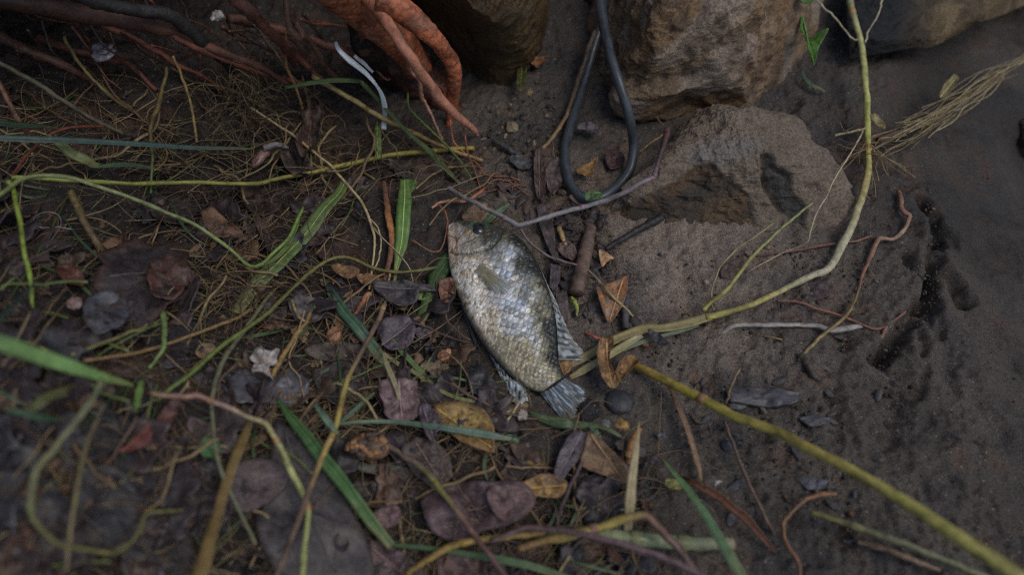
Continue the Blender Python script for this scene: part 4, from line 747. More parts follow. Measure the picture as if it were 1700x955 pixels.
Bl('grass_strand', 'long narrow blue green blade lying level under the yellow leaf', 'grass blade', '556,706,16 600,701,17 648,701,16 690,705,16 736,711,16 790,719,14 826,726,12 860,732,8', [3, 6, 7, 9, 11, 13, 12, 3], [(66, 96, 62), (74, 106, 82), (84, 118, 100)])
Bl('grass_strand', 'teal blade fragment slanting up to the level blue green blade', 'grass blade', '558,710,14 580,690,15 600,672,15 622,652,12', [5, 8, 8, 3], [(72, 98, 72)])
S('straw', 'curved tan straw over the lilac brown leaf', 'straw', '560,636,14 590,652,15 612,672,16 628,700,14', 2.6, [(132, 118, 80)])
Bl('straw', 'pale cream blade tip hanging over the lilac brown leaf', 'straw', '636,585,14 642,605,16 652,628,16 661,655,14 662,678,10', [4, 8, 9, 7, 2], [(146, 138, 96), (132, 124, 82)])
Lf('dead_leaf', 'lilac brown broad leaf left of the yellow leaf', 'leaf', '630,640 652,632 690,632 692,655 698,676 688,698 655,702 640,690 634,664', (112, 92, 92), 12, .15, 1., rib='662,634 668,700', col2=(86, 68, 68), ragged=.06)
Lf('dead_leaf', 'folded dark purple leaf beside the yellow leaf', 'leaf', '697,674 712,674 728,690 734,712 724,722 722,740 710,726 698,700', (80, 68, 76), 15, .15, .9, rib='702,676 722,736', col2=(62, 52, 58))
Lf('dead_leaf', 'mottled yellow leaf lying by the tail of the fish', 'leaf', '720,676 745,668 775,670 806,686 820,712 820,752 800,748 770,738 740,714', (136, 112, 58), 11, .08, .6, rib='724,678 816,744', col2=(112, 82, 42), edge=(98, 76, 44), ragged=.02)
cone = Pb('seed_cone', 'knobby orange seed cone in the lower litter', 'seed cone', 612, 745, 36, 20, -8, (128, 94, 60), .9, .1, m='wood', col2=(70, 52, 44), lift=10, fine=.1)
for i in range(38):
    t = rng.uniform(-1, 1); ph = rng.uniform(.2, 2.9); cx = at(612 + 32 * t, 745 - 4 * t, 12); px_ = depth(cx) / FPX; V, F = ICO1
    rr_ = 19 * px_ * math.sqrt(max(.08, 1 - t * t)); ctr = cx + np.array([0, -math.cos(ph) * rr_, math.sin(ph) * rr_ * .9 + .003])
    mesh('scale', ctr + V * np.array([7.5, 5.5, 4]) * px_, F, O(*((134, 98, 62) if rng.random() < .6 else (72, 60, 54))), 'wood', cone)
S('twig', 'brown twig with a green joint running to the bottom edge', 'twig', '640,738,14 670,758,16 701,778,18 718,796,19 736,820,20 771,866,22 800,905,24 845,968,28', [4.5, 5.5, 5, 5.5, 5, 5], [(92, 78, 68), (96, 80, 68), (112, 112, 52), (108, 80, 70), (98, 74, 68), (92, 70, 66)], '.38')
Lf('dead_leaf', 'large wet reddish purple leaf below the yellow leaf', 'leaf', '700,830 730,810 760,802 800,806 842,800 880,812 888,835 872,858 845,875 800,885 770,905 735,895 708,870', (80, 64, 66), 12, .1, 1., rib='706,862 884,824', col2=(72, 56, 58), ragged=.03)
Lf('dead_leaf', 'glossy pink brown leaf corner on the reddish purple leaf', 'leaf', '808,818 840,808 878,818 884,840 850,852 836,868 818,850', (100, 78, 76), 16, .2, 1.2, col2=(88, 68, 66))
Lf('dead_leaf', 'grey brown leaf with veins beneath the brown twig', 'leaf', '668,742 700,728 740,748 750,790 730,816 700,800 676,772', (84, 74, 68), 9, .1, .9, rib='690,736 736,806', col2=(64, 54, 50))
Lf('dead_leaf', 'dull green grey leaf under the orange seed cone', 'leaf', '588,768 620,772 672,768 690,780 650,788 600,784', (78, 78, 70), 5, .05, .6)
Lf('dead_leaf', 'dark pink leaf at the bottom beside the big taupe leaf', 'leaf', '622,850 660,842 664,866 640,880 622,872', (98, 76, 76), 10, .15, .9)
Lf('dead_leaf', 'reddish brown leaf along the bottom edge right of the big taupe leaf', 'leaf', '612,900 640,905 690,935 705,975 640,985 618,960', (84, 66, 66), 10, .05, .7, rib='616,910 690,970')
Lf('dead_leaf', 'wet brown leaf at the bottom edge under the ochre stem', 'leaf', '725,930 760,920 800,930 806,975 740,980', (84, 62, 58), 8, .1, .9)
# --- bottom middle
S('plant', 'ochre jointed stem lying along the bottom edge', 'stem', '676,955,12 690,943,14 736,915,18 770,902,20 806,897,20 860,890,20 905,885,20', [5, 6, 6.5, 6, 6, 5.5], [(118, 98, 46), (134, 112, 54), (124, 104, 54), (116, 92, 50)], '.45')
S('plant', 'yellow jointed stem bent over the cream blade at the bottom', 'stem', '860,912,18 905,899,20 945,890,22 998,876,24 1030,864,26 1064,856,28 1078,862,28 1107,892,28 1132,920,26 1160,960,24', [6, 7, 8, 8, 8, 7, 7.5, 7.5, 7], [(110, 84, 52), (120, 98, 50), (144, 128, 62), (134, 120, 56), (102, 78, 62), (92, 70, 66), (88, 66, 62)], '.38', nodecol=(120, 88, 76))
S('plant', 'dark purple brown stem sweeping to the bottom edge', 'stem', '815,900,24 840,890,26 872,878,28 910,879,30 945,884,32 1015,899,36 1086,921,38 1130,938,38 1180,965,36', [4.25, 4.67, 5.1, 5.52, 5.95, 5.95, 5.95], [(92, 72, 66), (84, 66, 66), (90, 72, 74), (86, 68, 70)])
S('plant', 'thick pale green stalk lying level along the bottom edge', 'stem', '985,884,10 1008,890,12 1086,899,12 1156,903,12 1216,903,10', [10, 13, 13, 12, 10], [(120, 124, 88), (116, 126, 92), (112, 120, 90), (118, 112, 84)], '.32 .64')
Bl('grass_strand', 'dark green blade crossing under the stems at the bottom', 'grass blade', '640,905,12 700,910,14 760,918,15 840,932,16 893,944,16 950,965,16', [5, 8, 9, 13, 14, 12], [(62, 92, 48), (66, 98, 56), (72, 104, 62)])
Bl('straw', 'cream flat dry blade standing up at the bottom', 'straw', '1061,700,26 1059,722,26 1054,760,24 1050,790,22 1047,822,20 1044,860,14 1040,902,8', [1.5, 8, 13, 16, 19, 15, 10], [(150, 132, 84), (164, 146, 100), (166, 150, 106), (160, 142, 94)], vee=.06)
S('bark_roll', 'small rolled tan bark behind the cream blade', 'bark chip', '1062,712,14 1055,724,13 1048,742,11 1042,760,9', [5, 8, 8, 6], [(140, 94, 50), (132, 96, 58)], m='wood')
Lf('dead_leaf', 'tan brown squared leaf below the dark green leaf', 'leaf', '977,718 996,730 1022,755 1044,780 1040,804 1008,792 965,773 970,745', (112, 90, 62), 13, .05, .5, rib='980,722 1036,800', col2=(92, 68, 48), ragged=.01)
Lf('dead_leaf', 'purple grey leaf propped left of the squared leaf', 'leaf', '946,722 962,716 978,722 968,755 950,775 932,798 920,790 928,755', (84, 76, 82), 13, .05, .7, rib='966,718 926,792', col2=(66, 58, 62))
Lf('dead_leaf', 'mottled yellow brown oval leaf left of the dark twig', 'leaf', '862,812 880,795 908,787 932,795 942,806 930,826 895,826', (132, 104, 58), 12, .1, .7, rib='866,812 938,806', col2=(96, 72, 46), ragged=.015)
S('twig', 'dark purple twig leaning by the purple grey leaf', 'twig', '966,768,14 955,790,12 944,814,10 932,845,8 922,874,4', [3.5, 4, 4, 3], [(74, 56, 56), (64, 52, 54)], m='wood')
Pb('seed', 'slim tan seed on the dark mud by the oval leaf', 'seed', 889, 771, 17, 6.5, -12, (130, 100, 60), .9, .1, lift=4)
Lf('bark_chip', 'pink tan chip of wood beside the bent yellow stem', 'bark chip', '946,838 956,836 974,850 970,860 958,854', (132, 112, 92), 6, 0, .6, m='wood', thick=2.)
Bl('leaf', 'dark green pointed leaf lying under the fish tail', 'leaf', '878,684,3 895,692,5 915,699,5 940,704,5 965,707,5 991,708,6 1015,716,7 1040,732,5', [3, 14, 19, 18, 12, 8, 8, 3], [(62, 88, 50), (58, 86, 50), (56, 84, 46)], vee=.08, ribcol=(86, 112, 70))
Bl('leaf', 'small bluish green leaf tip below the dark green leaf', 'leaf', '980,708,9 988,718,10 994,728,10 998,738,8', [5, 10, 10, 3], [(76, 104, 72)])
Lf('leaf', 'small green leaf tip left of the purple grey leaf', 'leaf', '838,724 850,722 862,730 858,736 842,734', (58, 98, 64), 6, .1, .6, m='green')
Pb('pebble', 'smooth black oval pebble near the fish tail', 'pebble', 1028, 670, 25, 19, -12, (54, 56, 60), .6, .07, col2=(44, 46, 50), fine=.03)
Pb('pebble', 'small honey tan pebble below the black pebble', 'pebble', 1033, 708, 13, 10, -25, (160, 128, 72), .7, .16, facet=4, col2=(120, 88, 48))
Pb('pebble', 'small clear grey pebble left of the tan one', 'pebble', 1005, 706, 9, 8, 0, (104, 104, 104), .7, .15, facet=4)
Pb('clod', 'lumpy black clod of soil at the end of the fish tail', 'clod', 981, 684, 19, 17, 0, (50, 48, 50), .7, .4, m='mud', fine=.16)
Pb('clod', 'rough white crumb on the grass stalk below the anal fin', 'crumb', 866, 691, 8, 7, 0, (160, 152, 142), .8, .3, lift=5, fine=.14)
Bl('leaf', 'dry curled brown leaf blade hanging down the mud right of the tail', 'leaf', '1106,636,4 1118,658,8 1131,690,9 1143,722,9 1152,752,9 1160,780,7 1163,800,5', [3, 9, 12, 12, 12, 11, 5], [(104, 80, 58), (112, 84, 62), (122, 96, 74), (104, 82, 56)], m='leaf', roll=.5, vee=.4)
Bl('leaf', 'dark red brown curled leaf blade sweeping to the lower right', 'leaf', '1130,792,4 1150,802,10 1191,823,12 1215,842,12 1240,862,11 1262,888,9 1290,918,5', [5, 13, 15, 15, 15, 13, 5], [(84, 56, 40), (94, 58, 38), (82, 54, 40)], m='leaf', roll=-.6, vee=.45)
Lf('leaf', 'pale yellow green stub beside the green pointed blade', 'leaf', '1104,798 1118,796 1134,806 1128,814 1108,810', (138, 136, 66), 6, .1, .5, m='green')
Bl('grass_strand', 'green pointed blade rising at the bottom right of centre', 'grass blade', '1099,762,10 1118,785,16 1138,809,20 1156,834,24 1173,859,26 1200,905,30 1238,970,34', [1.5, 8, 12, 14, 16, 19, 21], [(100, 128, 70), (92, 126, 74), (88, 124, 80), (92, 130, 86)], ribcol=(120, 150, 104))
S('twig', 'thin brown twig curving down the mud at lower right', 'twig', '1203,700,3 1212,725,6 1226,760,7 1240,795,7 1256,830,6 1285,888,4', [2.6, 3.4, 3, 3.4], [(102, 84, 72), (96, 76, 66)], m='wood')
S('straw', 'short tan stalk standing above the yellow green stem', 'straw', '1205,672,3 1210,655,8 1217,635,12 1228,612,14', 2.2, [(110, 92, 72)])
Pb('crumb', 'chalk white crumb on the dark mud at lower right', 'crumb', 1191, 803, 7, 7, 0, (176, 172, 164), .6, .4, fine=.15)
# --- purple stem, twigs and leaves right of the fish
ST = S('plant', 'grey purple jointed stem arching over the head of the fish', 'stem', '742,312,10 760,322,14 800,343,20 840,363,20 856,372,20 862,375,20 870,373,20 900,363,20 940,351,21 983,340,23 1010,331,26 1050,312,32 1088,292,36', [3.82, 3.91, 3.91, 4.25, 4.25, 4.25, 4.25, 4.25, 3.82], [(112, 106, 104), (116, 110, 108), (112, 106, 106), (110, 106, 106), (114, 110, 110), (108, 104, 102), (116, 98, 106)], '.02 .345 .68 .985', nodecol=(122, 92, 106), k=10)
S('plant', 'dark side shoot rising from the end of the purple stem', 'stem', '1087,293,36 1090,276,37 1097,252,37 1103,234,36 1108,216,34', [4.5, 4, 4, 5, 6], [(100, 84, 92), (62, 50, 50), (70, 50, 50), (84, 54, 54)])
S('straw', 'bent pale straw behind the dark side shoot', 'straw', '1160,194,4 1150,197,6 1135,207,9 1124,222,10 1115,241,10 1104,268,8 1094,290,5', 2.4, [(124, 106, 82)])
S('straw', 'thin root fibre left of the dark side shoot', 'straw', '1062,252,3 1076,240,6 1090,230,9 1104,222,11', 1.5, [(130, 106, 68)])
S('straw', 'thin fibre arching above the dark side shoot', 'straw', '1052,186,3 1074,188,6 1090,196,9 1100,208,11', 1.4, [(112, 92, 68)])
Lf('leaf', 'small green leaf at the joint of the purple stem', 'leaf', '971,322 984,318 1000,320 998,328 982,332 972,332', (70, 102, 56), 18, .1, .7, m='green')
S('tendril', 'thin purple tendril running from the purple stem over the tan leaf', 'stem', '862,378,18 880,402,14 907,424,11 940,435,10 971,445,9 987,458,10 998,471,10 1010,485,11 1028,503,9 1052,526,4', [1.6, 2.56, 2.24, 2.4, 2.4, 2.56, 2.08], [(92, 78, 76), (104, 88, 84), (100, 84, 80), (124, 106, 78), (132, 118, 72)])
Lf('dead_leaf', 'pale brown leaf behind the head of the fish', 'leaf', '768,366 780,346 800,338 822,348 830,362 808,372', (116, 94, 70), 4, .1, .7, col2=(90, 70, 52))
Bl('grass_strand', 'short green blade under the purple stem by the fish head', 'grass blade', '802,374,6 816,362,8 830,350,10 846,338,10', [8, 12, 10, 3], [(76, 110, 68)])
S('twig', 'thick cut length of brown twig right of the fish', 'twig', '981,378,7 978,392,7 972,420,7 964,455,7 957,487,7', [9, 11, 12, 12, 12.5], [(92, 74, 64), (96, 78, 66), (90, 72, 62)], m='wood', k=16, rough=.06, wob=.2)
S('twig', 'charred black twig pointing at the mud coated rock', 'twig', '1005,414,4 1026,401,6 1048,388,7 1072,374,8 1099,361,9', [4, 5, 6, 6.5, 7], [(44, 42, 42), (38, 37, 38)], m='wood', rough=.2)
S('twig', 'dark grey twig stub below the tan leaf', 'twig', '1040,490,4 1039,512,5 1038,546,4', [6, 7, 6], [(64, 62, 64)], m='wood')
Lf('dead_leaf', 'orange tan leaf with a torn top right of the fish', 'leaf', '990,478 1003,474 1016,470 1030,464 1040,458 1041,480 1034,508 1013,535 1002,522 994,500', (140, 98, 60), 8, .1, .6, rib='1034,464 1012,532', col2=(112, 92, 74), ragged=.02, edge=(104, 74, 52))
Lf('dead_leaf', 'small pale orange triangle of leaf above the tan leaf', 'leaf', '994,415 1005,419 1019,428 1009,434 999,442', (156, 132, 104), 7, .05, .4, ragged=.01, col2=(160, 112, 58))
Lf('bark_chip', 'long purple grey bark strip above the tendril', 'bark chip', '890,342 905,338 916,362 922,400 928,430 918,432 908,408 896,378', (80, 68, 68), 5, .05, .7, m='wood', thick=1.6, col2=(60, 52, 52), ragged=.06)
Lf('bark_chip', 'flat purple grey bark piece below the tendril', 'bark chip', '914,438 930,442 930,465 922,484 912,478', (82, 72, 76), 5, .1, .7, m='wood', thick=1.4, ragged=.06)
Lf('bark_chip', 'brown bark slab beside the back fin of the fish', 'bark chip', '922,488 940,482 944,505 942,535 930,540 924,515', (88, 76, 74), 5, .05, .7, m='wood', thick=2, col2=(66, 54, 52))
Lf('dead_leaf', 'crumpled brown leaf between the bark strip and the cut twig', 'leaf', '924,408 945,404 958,420 950,434 934,428', (94, 76, 68), 5, .2, 1.4)
Lf('dead_leaf', 'brown split leaf standing above the purple stem', 'leaf', '888,254 900,248 906,290 902,330 892,330 886,292', (78, 64, 56), 5, .1, 1., col2=(58, 48, 44), fold=.25, rib='894,252 896,328')
Lf('dead_leaf', 'dark folded leaf left of the hose bend', 'leaf', '906,282 924,262 938,275 932,305 918,325 908,310', (76, 64, 60), 5, .15, 1., col2=(58, 50, 48))
S('straw', 'short tan straw above the cut twig', 'straw', '928,378,5 932,390,6 938,408,5', [4.5, 4.5, 4], [(142, 118, 74)])
S('straw', 'short thin straw right of the short tan straw', 'straw', '984,374,5 982,388,6 981,404,5', 2.6, [(132, 110, 72)])
S('sprig', 'tiny yellow green curled sprig below the cut twig', 'sprig', '948,494,4 955,503,6 958,514,6 957,524,4', [2.5, 4, 3.5, 2], [(128, 136, 56)])
Pb('pebble', 'small tan pebble on the pale mud slope', 'pebble', 1173, 469, 6, 6, 0, (156, 142, 116), .8, .1)
Pb('pebble', 'pinkish pebble at the foot of the mud coated rock', 'pebble', 1274, 412, 7, 6, 0, (120, 100, 84), .8, .12)
Pb('pebble', 'pale yellowish pebble by the top left dark rock', 'pebble', 850, 212, 11, 10, 0, (130, 120, 92), .7, .25, facet=4, col2=(96, 84, 64), fine=.12)
Pb('pebble', 'small yellow brown pebble above the pale one', 'pebble', 879, 154, 6, 7, 0, (128, 108, 74), .7, .2)
Lf('dead_leaf', 'curled orange dry leaf on the mud left of the hose', 'leaf', '880,104 892,97 908,98 900,108 890,116', (136, 92, 50), 6, .5, 1.4)
Lf('leaf', 'dark olive green leaf leaning against the top left dark rock', 'leaf', '860,112 868,106 874,116 872,140 864,152 858,146', (70, 72, 34), 14, .1, .6, m='green', rib='866,110 864,150')
Lf('dead_leaf', 'curled grey purple leaf inside the hose loop', 'leaf', '958,214 972,205 990,210 997,226 982,222 966,218', (100, 92, 96), 6, .3, 1.2, col2=(78, 70, 72))
Lf('dead_leaf', 'yellow ochre leaf scrap inside the hose loop', 'leaf', '956,284 974,274 992,264 986,282 980,294 962,292', (124, 94, 46), 6, .25, 1.2, col2=(96, 70, 40))
Lf('dead_leaf', 'dark reddish leaf on the mud inside the hose loop', 'leaf', '1004,258 1020,250 1036,258 1032,276 1012,280', (74, 52, 50), 3, .1, .8)
S('twig', 'long grey brown stick leaning along the left side of the hose', 'twig', '988,50,26 967,110,16 950,165,10 938,196,8 926,216,7 914,232,6 895,251,4', [4, 4.5, 4.5, 3.5, 3.5, 4], [(86, 74, 66), (76, 64, 56), (92, 76, 58), (120, 98, 68), (116, 92, 62)], m='wood')
S('twig', 'dark thin twig on the mud below the top left dark rock', 'twig', '818,232,3 832,240,4 848,250,4 862,256,3', [4, 5, 4], [(66, 64, 66)], m='wood')
Lf('dead_leaf', 'dark grey leaf by the thin twig below the dark rock', 'leaf', '846,262 866,258 884,268 876,280 856,278', (68, 68, 70), 4, .1, .9)
# --- the long straw plant on the right
S('straw_stalk', 'long pale straw stalk bending down the right side of the mud', 'stalk', '1404,-60,44 1411,0,40 1422,40,34 1430,72,28 1435,120,24 1438,170,20 1440,210,17 1442,245,14 1441,285,12 1430,330,10 1414,375,9 1396,412,8 1376,446,8 1352,456,8 1328,467,8 1290,486,8 1250,504,8 1215,517,8 1172,528,8', [4.81, 4.81, 5.55, 5.18, 5.55, 5.55, 5.18, 5.92, 6.66, 7.4, 6.66, 5.18, 5.18, 5.92], [(138, 130, 82), (140, 136, 92), (146, 144, 90), (148, 150, 84), (140, 140, 64), (150, 136, 84), (146, 142, 110), (156, 150, 124), (132, 124, 68), (136, 126, 62)], '.13 .46', m='stem', flat=.8, nodecol=(150, 112, 54), n=110)
Bl('straw', 'split flat straw continuing from the long stalk under the fish tail', 'straw', '1180,526,8 1140,537,9 1101,545,9 1072,546,9 1040,557,8 1008,572,6 970,594,3.5 934,613,1.5', [14, 17, 16, 15, 15, 15, 14, 13, 10], [(142, 130, 70), (130, 118, 58), (138, 124, 66), (148, 136, 84)], vee=.2)
Bl('straw', 'second split straw lying below the first by the fish tail', 'straw', '1066,557,8 1050,566,8 1008,592,7 975,611,4 946,628,1.5', [8, 12, 12, 12, 12, 12, 12, 8], [(146, 138, 96), (140, 132, 78), (148, 140, 88), (136, 122, 70)], vee=.2)
Bl('grass_strand', 'narrow grey green blade along the underside of the split straw', 'grass blade', '1160,540,6 1130,550,7 1101,557,7 1060,570,7 1020,588,5 985,606,4', [4, 7, 7, 7, 6, 3], [(84, 100, 76), (104, 118, 84)])
Bl('straw', 'straw bits under the anal fin of the fish', 'straw', '770,690,3 800,676,4 826,670,4 856,664,3', [4, 6, 7, 6], [(148, 134, 84)])
Bl('straw', 'pale straw lying past the fish tail towards the yellow leaf', 'straw', '876,672,1.5 850,684,4 826,695,5 800,712,4', [7, 9, 9, 5], [(140, 124, 72)])
S('straw', 'thin pale straw crossing below the anal fin', 'straw', '872,655,5 858,675,7 842,700,6 828,722,3', 1.8, [(160, 148, 108)])
S('straw', 'green straw branch rising from the split straw towards the rock', 'straw', '1166,516,9 1180,502,12 1209,477,18 1245,431,24 1280,396,28 1310,368,30 1348,338,32', [4.5, 4, 3.4, 3, 2.6, 1.5], [(134, 128, 66), (128, 124, 70), (124, 128, 78), (128, 132, 86)])
S('straw', 'thin curved straw left of the green branch', 'straw', '1185,516,8 1181,500,10 1183,478,13 1195,444,18 1219,417,22 1252,394,22 1285,370,18', 1.7, [(128, 118, 84)])
S('straw', 'cream hair straw from the stalk joint past the rock', 'straw', '1434,216,20 1420,240,26 1404,268,30 1388,292,34 1374,322,36 1357,352,36 1345,385,32 1338,404,26 1300,420,16 1240,452,6', 1.4, [(152, 142, 112)])
S('straw', 'hair straw off the top of the long stalk', 'straw', '1348,-6,40 1366,10,38 1384,27,34 1400,46,32 1414,63,30 1428,66,28', 1.5, [(150, 142, 116)])
S('straw', 'second hair straw right of the top of the long stalk', 'straw', '1464,-8,50 1461,14,46 1452,34,40 1441,52,34 1436,70,30', 1.7, [(146, 138, 112)])
S('straw', 'two pronged pale straw left of the stalk joint', 'straw', '1386,225,8 1408,220,12 1424,216,15 1440,212,17', 2., [(150, 136, 96)])
S('twig', 'brown twig inside the straw tuft', 'twig', '1458,234,10 1474,228,12 1496,220,14 1524,208,16', [6, 6.5, 6, 4.5], [(88, 64, 54), (96, 72, 60)], m='wood')
tuft = Bl('straw_tuft', 'frayed tuft of straw fibres fanning right from the stalk', 'straw', '1446,250,13 1480,232,16 1520,212,20 1560,190,24 1610,155,30 1660,122,36 1710,85,42', [3, 4, 5, 5, 4, 3, 2], [(112, 96, 64), (120, 104, 66), (112, 96, 62), (98, 80, 56)], m='stem', rib=False, vee=.3)
for i in range(40):
    t0 = rng.uniform(0, .6); t1 = min(1.05, t0 + rng.uniform(.2, .8)); sp_ = rng.normal(0, 1) * 19
    f_ = lambda t: (1446 + 264 * t, 250 - 120 * t - 45 * t * t, 12 + 30 * t)
    s = ' '.join('%.0f,%.0f,%.0f' % (f_(t)[0] + rng.normal(0, 5), f_(t)[1] + sp_ * (1 - .85 * min(1, t)) + rng.normal(0, 4.5), max(2, f_(t)[2] + rng.normal(0, 4))) for t in np.linspace(t0, t1, 5))
    S('fibre', None, None, s, rng.uniform(.5, 1.3), [((142, 128, 92), (112, 96, 64), (130, 118, 90))[i % 3]], parent=tuft, k=5, n=16)
for i in range(30):
    a_ = rng.uniform(-.6, 1.9) if i < 20 else rng.uniform(2.2, 3.6); L_ = rng.uniform(30, 95); u0, v0 = 1444 + rng.normal(0, 5), 240 + rng.normal(0, 9)
    s = ' '.join('%.0f,%.0f,%.0f' % (u0 + L_ * t * math.cos(a_) + rng.normal(0, 5), v0 + L_ * t * math.sin(a_) + rng.normal(0, 5), 14 * (1 - t) + 2) for t in (0, .35, .7, 1))
    S('fibre', None, None, s, rng.uniform(.5, 1.0), [((132, 110, 72), (110, 88, 58), (140, 122, 86))[i % 3]], parent=tuft, k=5, n=14)
Lf('leaf', 'small folded olive bract above the straw tuft', 'leaf', '1558,164 1562,148 1574,134 1586,126 1590,134 1580,148 1570,160', (128, 118, 78), 26, .1, .6, m='green', fold=.5, rib='1560,162 1586,130', col2=(104, 92, 56))
Lf('leaf', 'curled straw sheath at the right of the stalk joint', 'leaf', '1444,190 1456,194 1466,206 1468,216 1456,212 1446,202', (124, 112, 66), 18, .3, .8, m='green')
Lf('leaf', 'folded green leaf hanging at the right side of the big boulder', 'leaf', '1330,20 1336,50 1342,62 1356,62 1370,62 1358,82 1352,108 1344,96 1334,70 1328,50', (72, 112, 38), 36, .1, .8, m='green', rib='1332,26 1350,102', ragged=.01, fold=.4, col2=(62, 98, 34))
Lf('leaf', 'green leaf tip at the top edge by the boulder', 'leaf', '1328,-14 1340,-12 1352,-2 1344,6 1330,2', (76, 116, 42), 50, .1, .6, m='green')
Bl('sprig', 'small green sprig on the mud below the folded green leaf', 'sprig', '1331,118,4 1338,132,7 1350,142,7 1370,152,4', [4, 7, 7, 5], [(62, 88, 62), (56, 78, 40)])
S('dry_stalk', 'grey white dry stalk lying level on the right mud', 'stalk', '1198,556,3 1206,548,5 1220,541,6 1250,540,6 1280,540,6 1330,540,6 1354,541,6 1380,548,6 1402,546,6 1432,541,4', [3.5, 5, 4.5, 4, 4, 4, 4.5, 6, 6, 4], [(122, 114, 106), (130, 124, 118), (124, 120, 114), (132, 128, 122)], flat=.6)
S('root_strand', 'red brown root running beside the grey white stalk', 'root', '1290,500,3 1312,500,5 1327,503,5 1361,514,5 1394,524,5 1421,535,5 1440,543,5 1461,546,5 1482,534,4 1503,517,3', [1.68, 2.1, 2.1, 2.38, 2.24, 2.1, 2.1], [(124, 76, 54), (140, 84, 60), (128, 76, 58), (104, 70, 60)], m='root')
S('root_strand', 'short red fork of the root at the right end of the stalk', 'root', '1474,540,4 1465,556,5 1455,568,4 1442,580,3', [3.4, 3.2, 3], [(120, 80, 64)], m='root')
S('root_strand', 'crooked orange brown root climbing the mud at right', 'root', '1492,318,3 1496,330,5 1496,346,6 1503,354,7 1511,360,7 1504,376,6 1494,388,6 1481,397,6 1468,396,6 1458,396,6 1452,408,5 1446,425,4 1436,445,4 1428,465,3 1424,486,2', [3.82, 4.25, 3.82, 3.4, 3.4, 3.82, 4.67, 3.4, 2.89, 2.55], [(128, 84, 58), (134, 92, 68), (142, 116, 90), (128, 92, 66), (126, 82, 52), (110, 72, 48)], m='root', rough=.2)
S('root_strand', 'low reddish root crossing under the long straw stalk', 'root', '1255,425,2 1290,420,4 1327,415,4 1360,408,4 1391,404,4 1420,400,4 1448,391,3', [1.82, 2.1, 2.38, 2.38, 2.1], [(96, 70, 58), (118, 76, 58), (112, 76, 60)], m='root')
S('straw', 'olive straw lying over the end of the grey white stalk', 'straw', '1424,484,4 1418,502,6 1407,521,8 1388,540,9 1367,556,8 1346,576,6 1326,599,3', [2, 2.4, 3, 3.4, 3.4, 2.6], [(112, 96, 58), (128, 112, 72)])
S('straw', 'thin orange straw left of the olive straw', 'straw', '1268,558,2 1290,562,4 1315,569,4 1342,572,4', 1.7, [(124, 94, 54)])
Lf('dead_leaf', 'dark maroon leaf pressed into the mud below the stalk bend', 'leaf', '1326,478 1345,466 1370,466 1382,478 1370,494 1340,498', (56, 42, 42), 1.6, 0, .5, col2=(46, 36, 36))
Lf('dead_leaf', 'brown leaf scrap on the mud by the small tan pebble', 'leaf', '1196,448 1212,436 1232,434 1236,446 1216,458 1198,462', (82, 66, 58), 3, .1, .9)
S('twig', 'half buried brown twig on the right mud', 'twig', '1322,586,2 1336,600,4 1348,620,4 1368,640,2', [6, 7.5, 7, 5], [(62, 52, 48)], m='wood')
Lf('dead_leaf', 'curled translucent tan leaf wrapped round the split straw', 'leaf', '996,566 1010,560 1018,572 1012,590 1014,610 1026,634 1020,648 1004,642 994,620 990,592', (138, 108, 70), 12, .3, 1., rib='1006,566 1014,642', col2=(108, 80, 50), fold=.3)
Lf('dead_leaf', 'crumpled tan husk at the tip of the yellow green stem', 'leaf', '1020,622 1030,602 1048,595 1060,602 1052,614 1036,630 1028,642 1018,640', (134, 104, 62), 10, .5, 1.6, col2=(100, 72, 42), fold=.3)
Lf('dead_leaf', 'small orange yellow leaf under the back fin tip', 'leaf', '925,600 940,594 950,602 946,616 930,624', (140, 108, 62), 3, .1, .7)
Lf('dead_leaf', 'black torn leaf on the split straw', 'leaf', '1076,548 1094,556 1112,574 1098,576 1080,562', (54, 54, 58), 12, .2, .9)
Pb('seed', 'tiny orange seed under the split straw', 'seed', 1071, 572, 6, 5, 0, (164, 102, 46), .8, .1, lift=3)
S('root_strand', 'bright orange red root bit above the tan curled leaf', 'root', '972,552,3 984,558,5 1000,564,5', 2.4, [(160, 78, 50)], m='root')
S('grass_strand', 'thick yellow green stem rising from the fish tail to the lower right corner', 'stem', '1052,606,5 1085,622,10 1120,640,16 1150,655,22 1200,681,30 1228,696,34 1290,718,42 1350,748,50 1420,785,58 1500,832,66 1570,878,72 1640,925,76 1730,985,80', [6.4, 7.6, 8, 8.2, 8.2, 8.6, 8.6, 9, 9.6, 10.5, 12, 13.5, 15], [(134, 112, 48), (136, 122, 48), (134, 124, 52), (140, 126, 58), (138, 130, 62), (136, 130, 62), (140, 132, 70)], '.225', k=14, n=90, rough=.05, nodecol=(130, 98, 66))
Lf('slate_flake', 'flat blue grey slate flake in the mud at right', 'stone', '1205,648 1240,642 1290,645 1330,652 1325,668 1290,676 1245,672 1212,668', (70, 70, 76), 3.5, 0, .5, m='stone', ragged=.05, thick=2.5)
Pb('pebble', 'dark grey flat stone beside the slate flake', 'pebble', 1226, 671, 17, 10, 5, (66, 68, 70), .4, .12, facet=4)
Pb('pebble', 'round dark grey pebble below the yellow green stem', 'pebble', 1206, 741, 9, 9, 0, (64, 66, 72), .6, .1)
Lf('slate_flake', 'dark slate flake under the thick stem at right', 'stone', '1325,695 1350,688 1380,694 1378,706 1345,708', (58, 60, 66), 3.2, 0, .5, m='stone', thick=2.)
Lf('slate_flake', 'bluish slate chip beside the cream blade', 'stone', '1088,722 1102,718 1108,726 1096,732', (76, 78, 90), 2, 0, .5, m='stone', thick=1.5)
Lf('slate_flake', 'grey slate flake above the orange brown root', 'stone', '1326,798 1345,792 1376,798 1370,812 1340,814', (72, 74, 84), 3, 0, .5, m='stone', thick=2.)
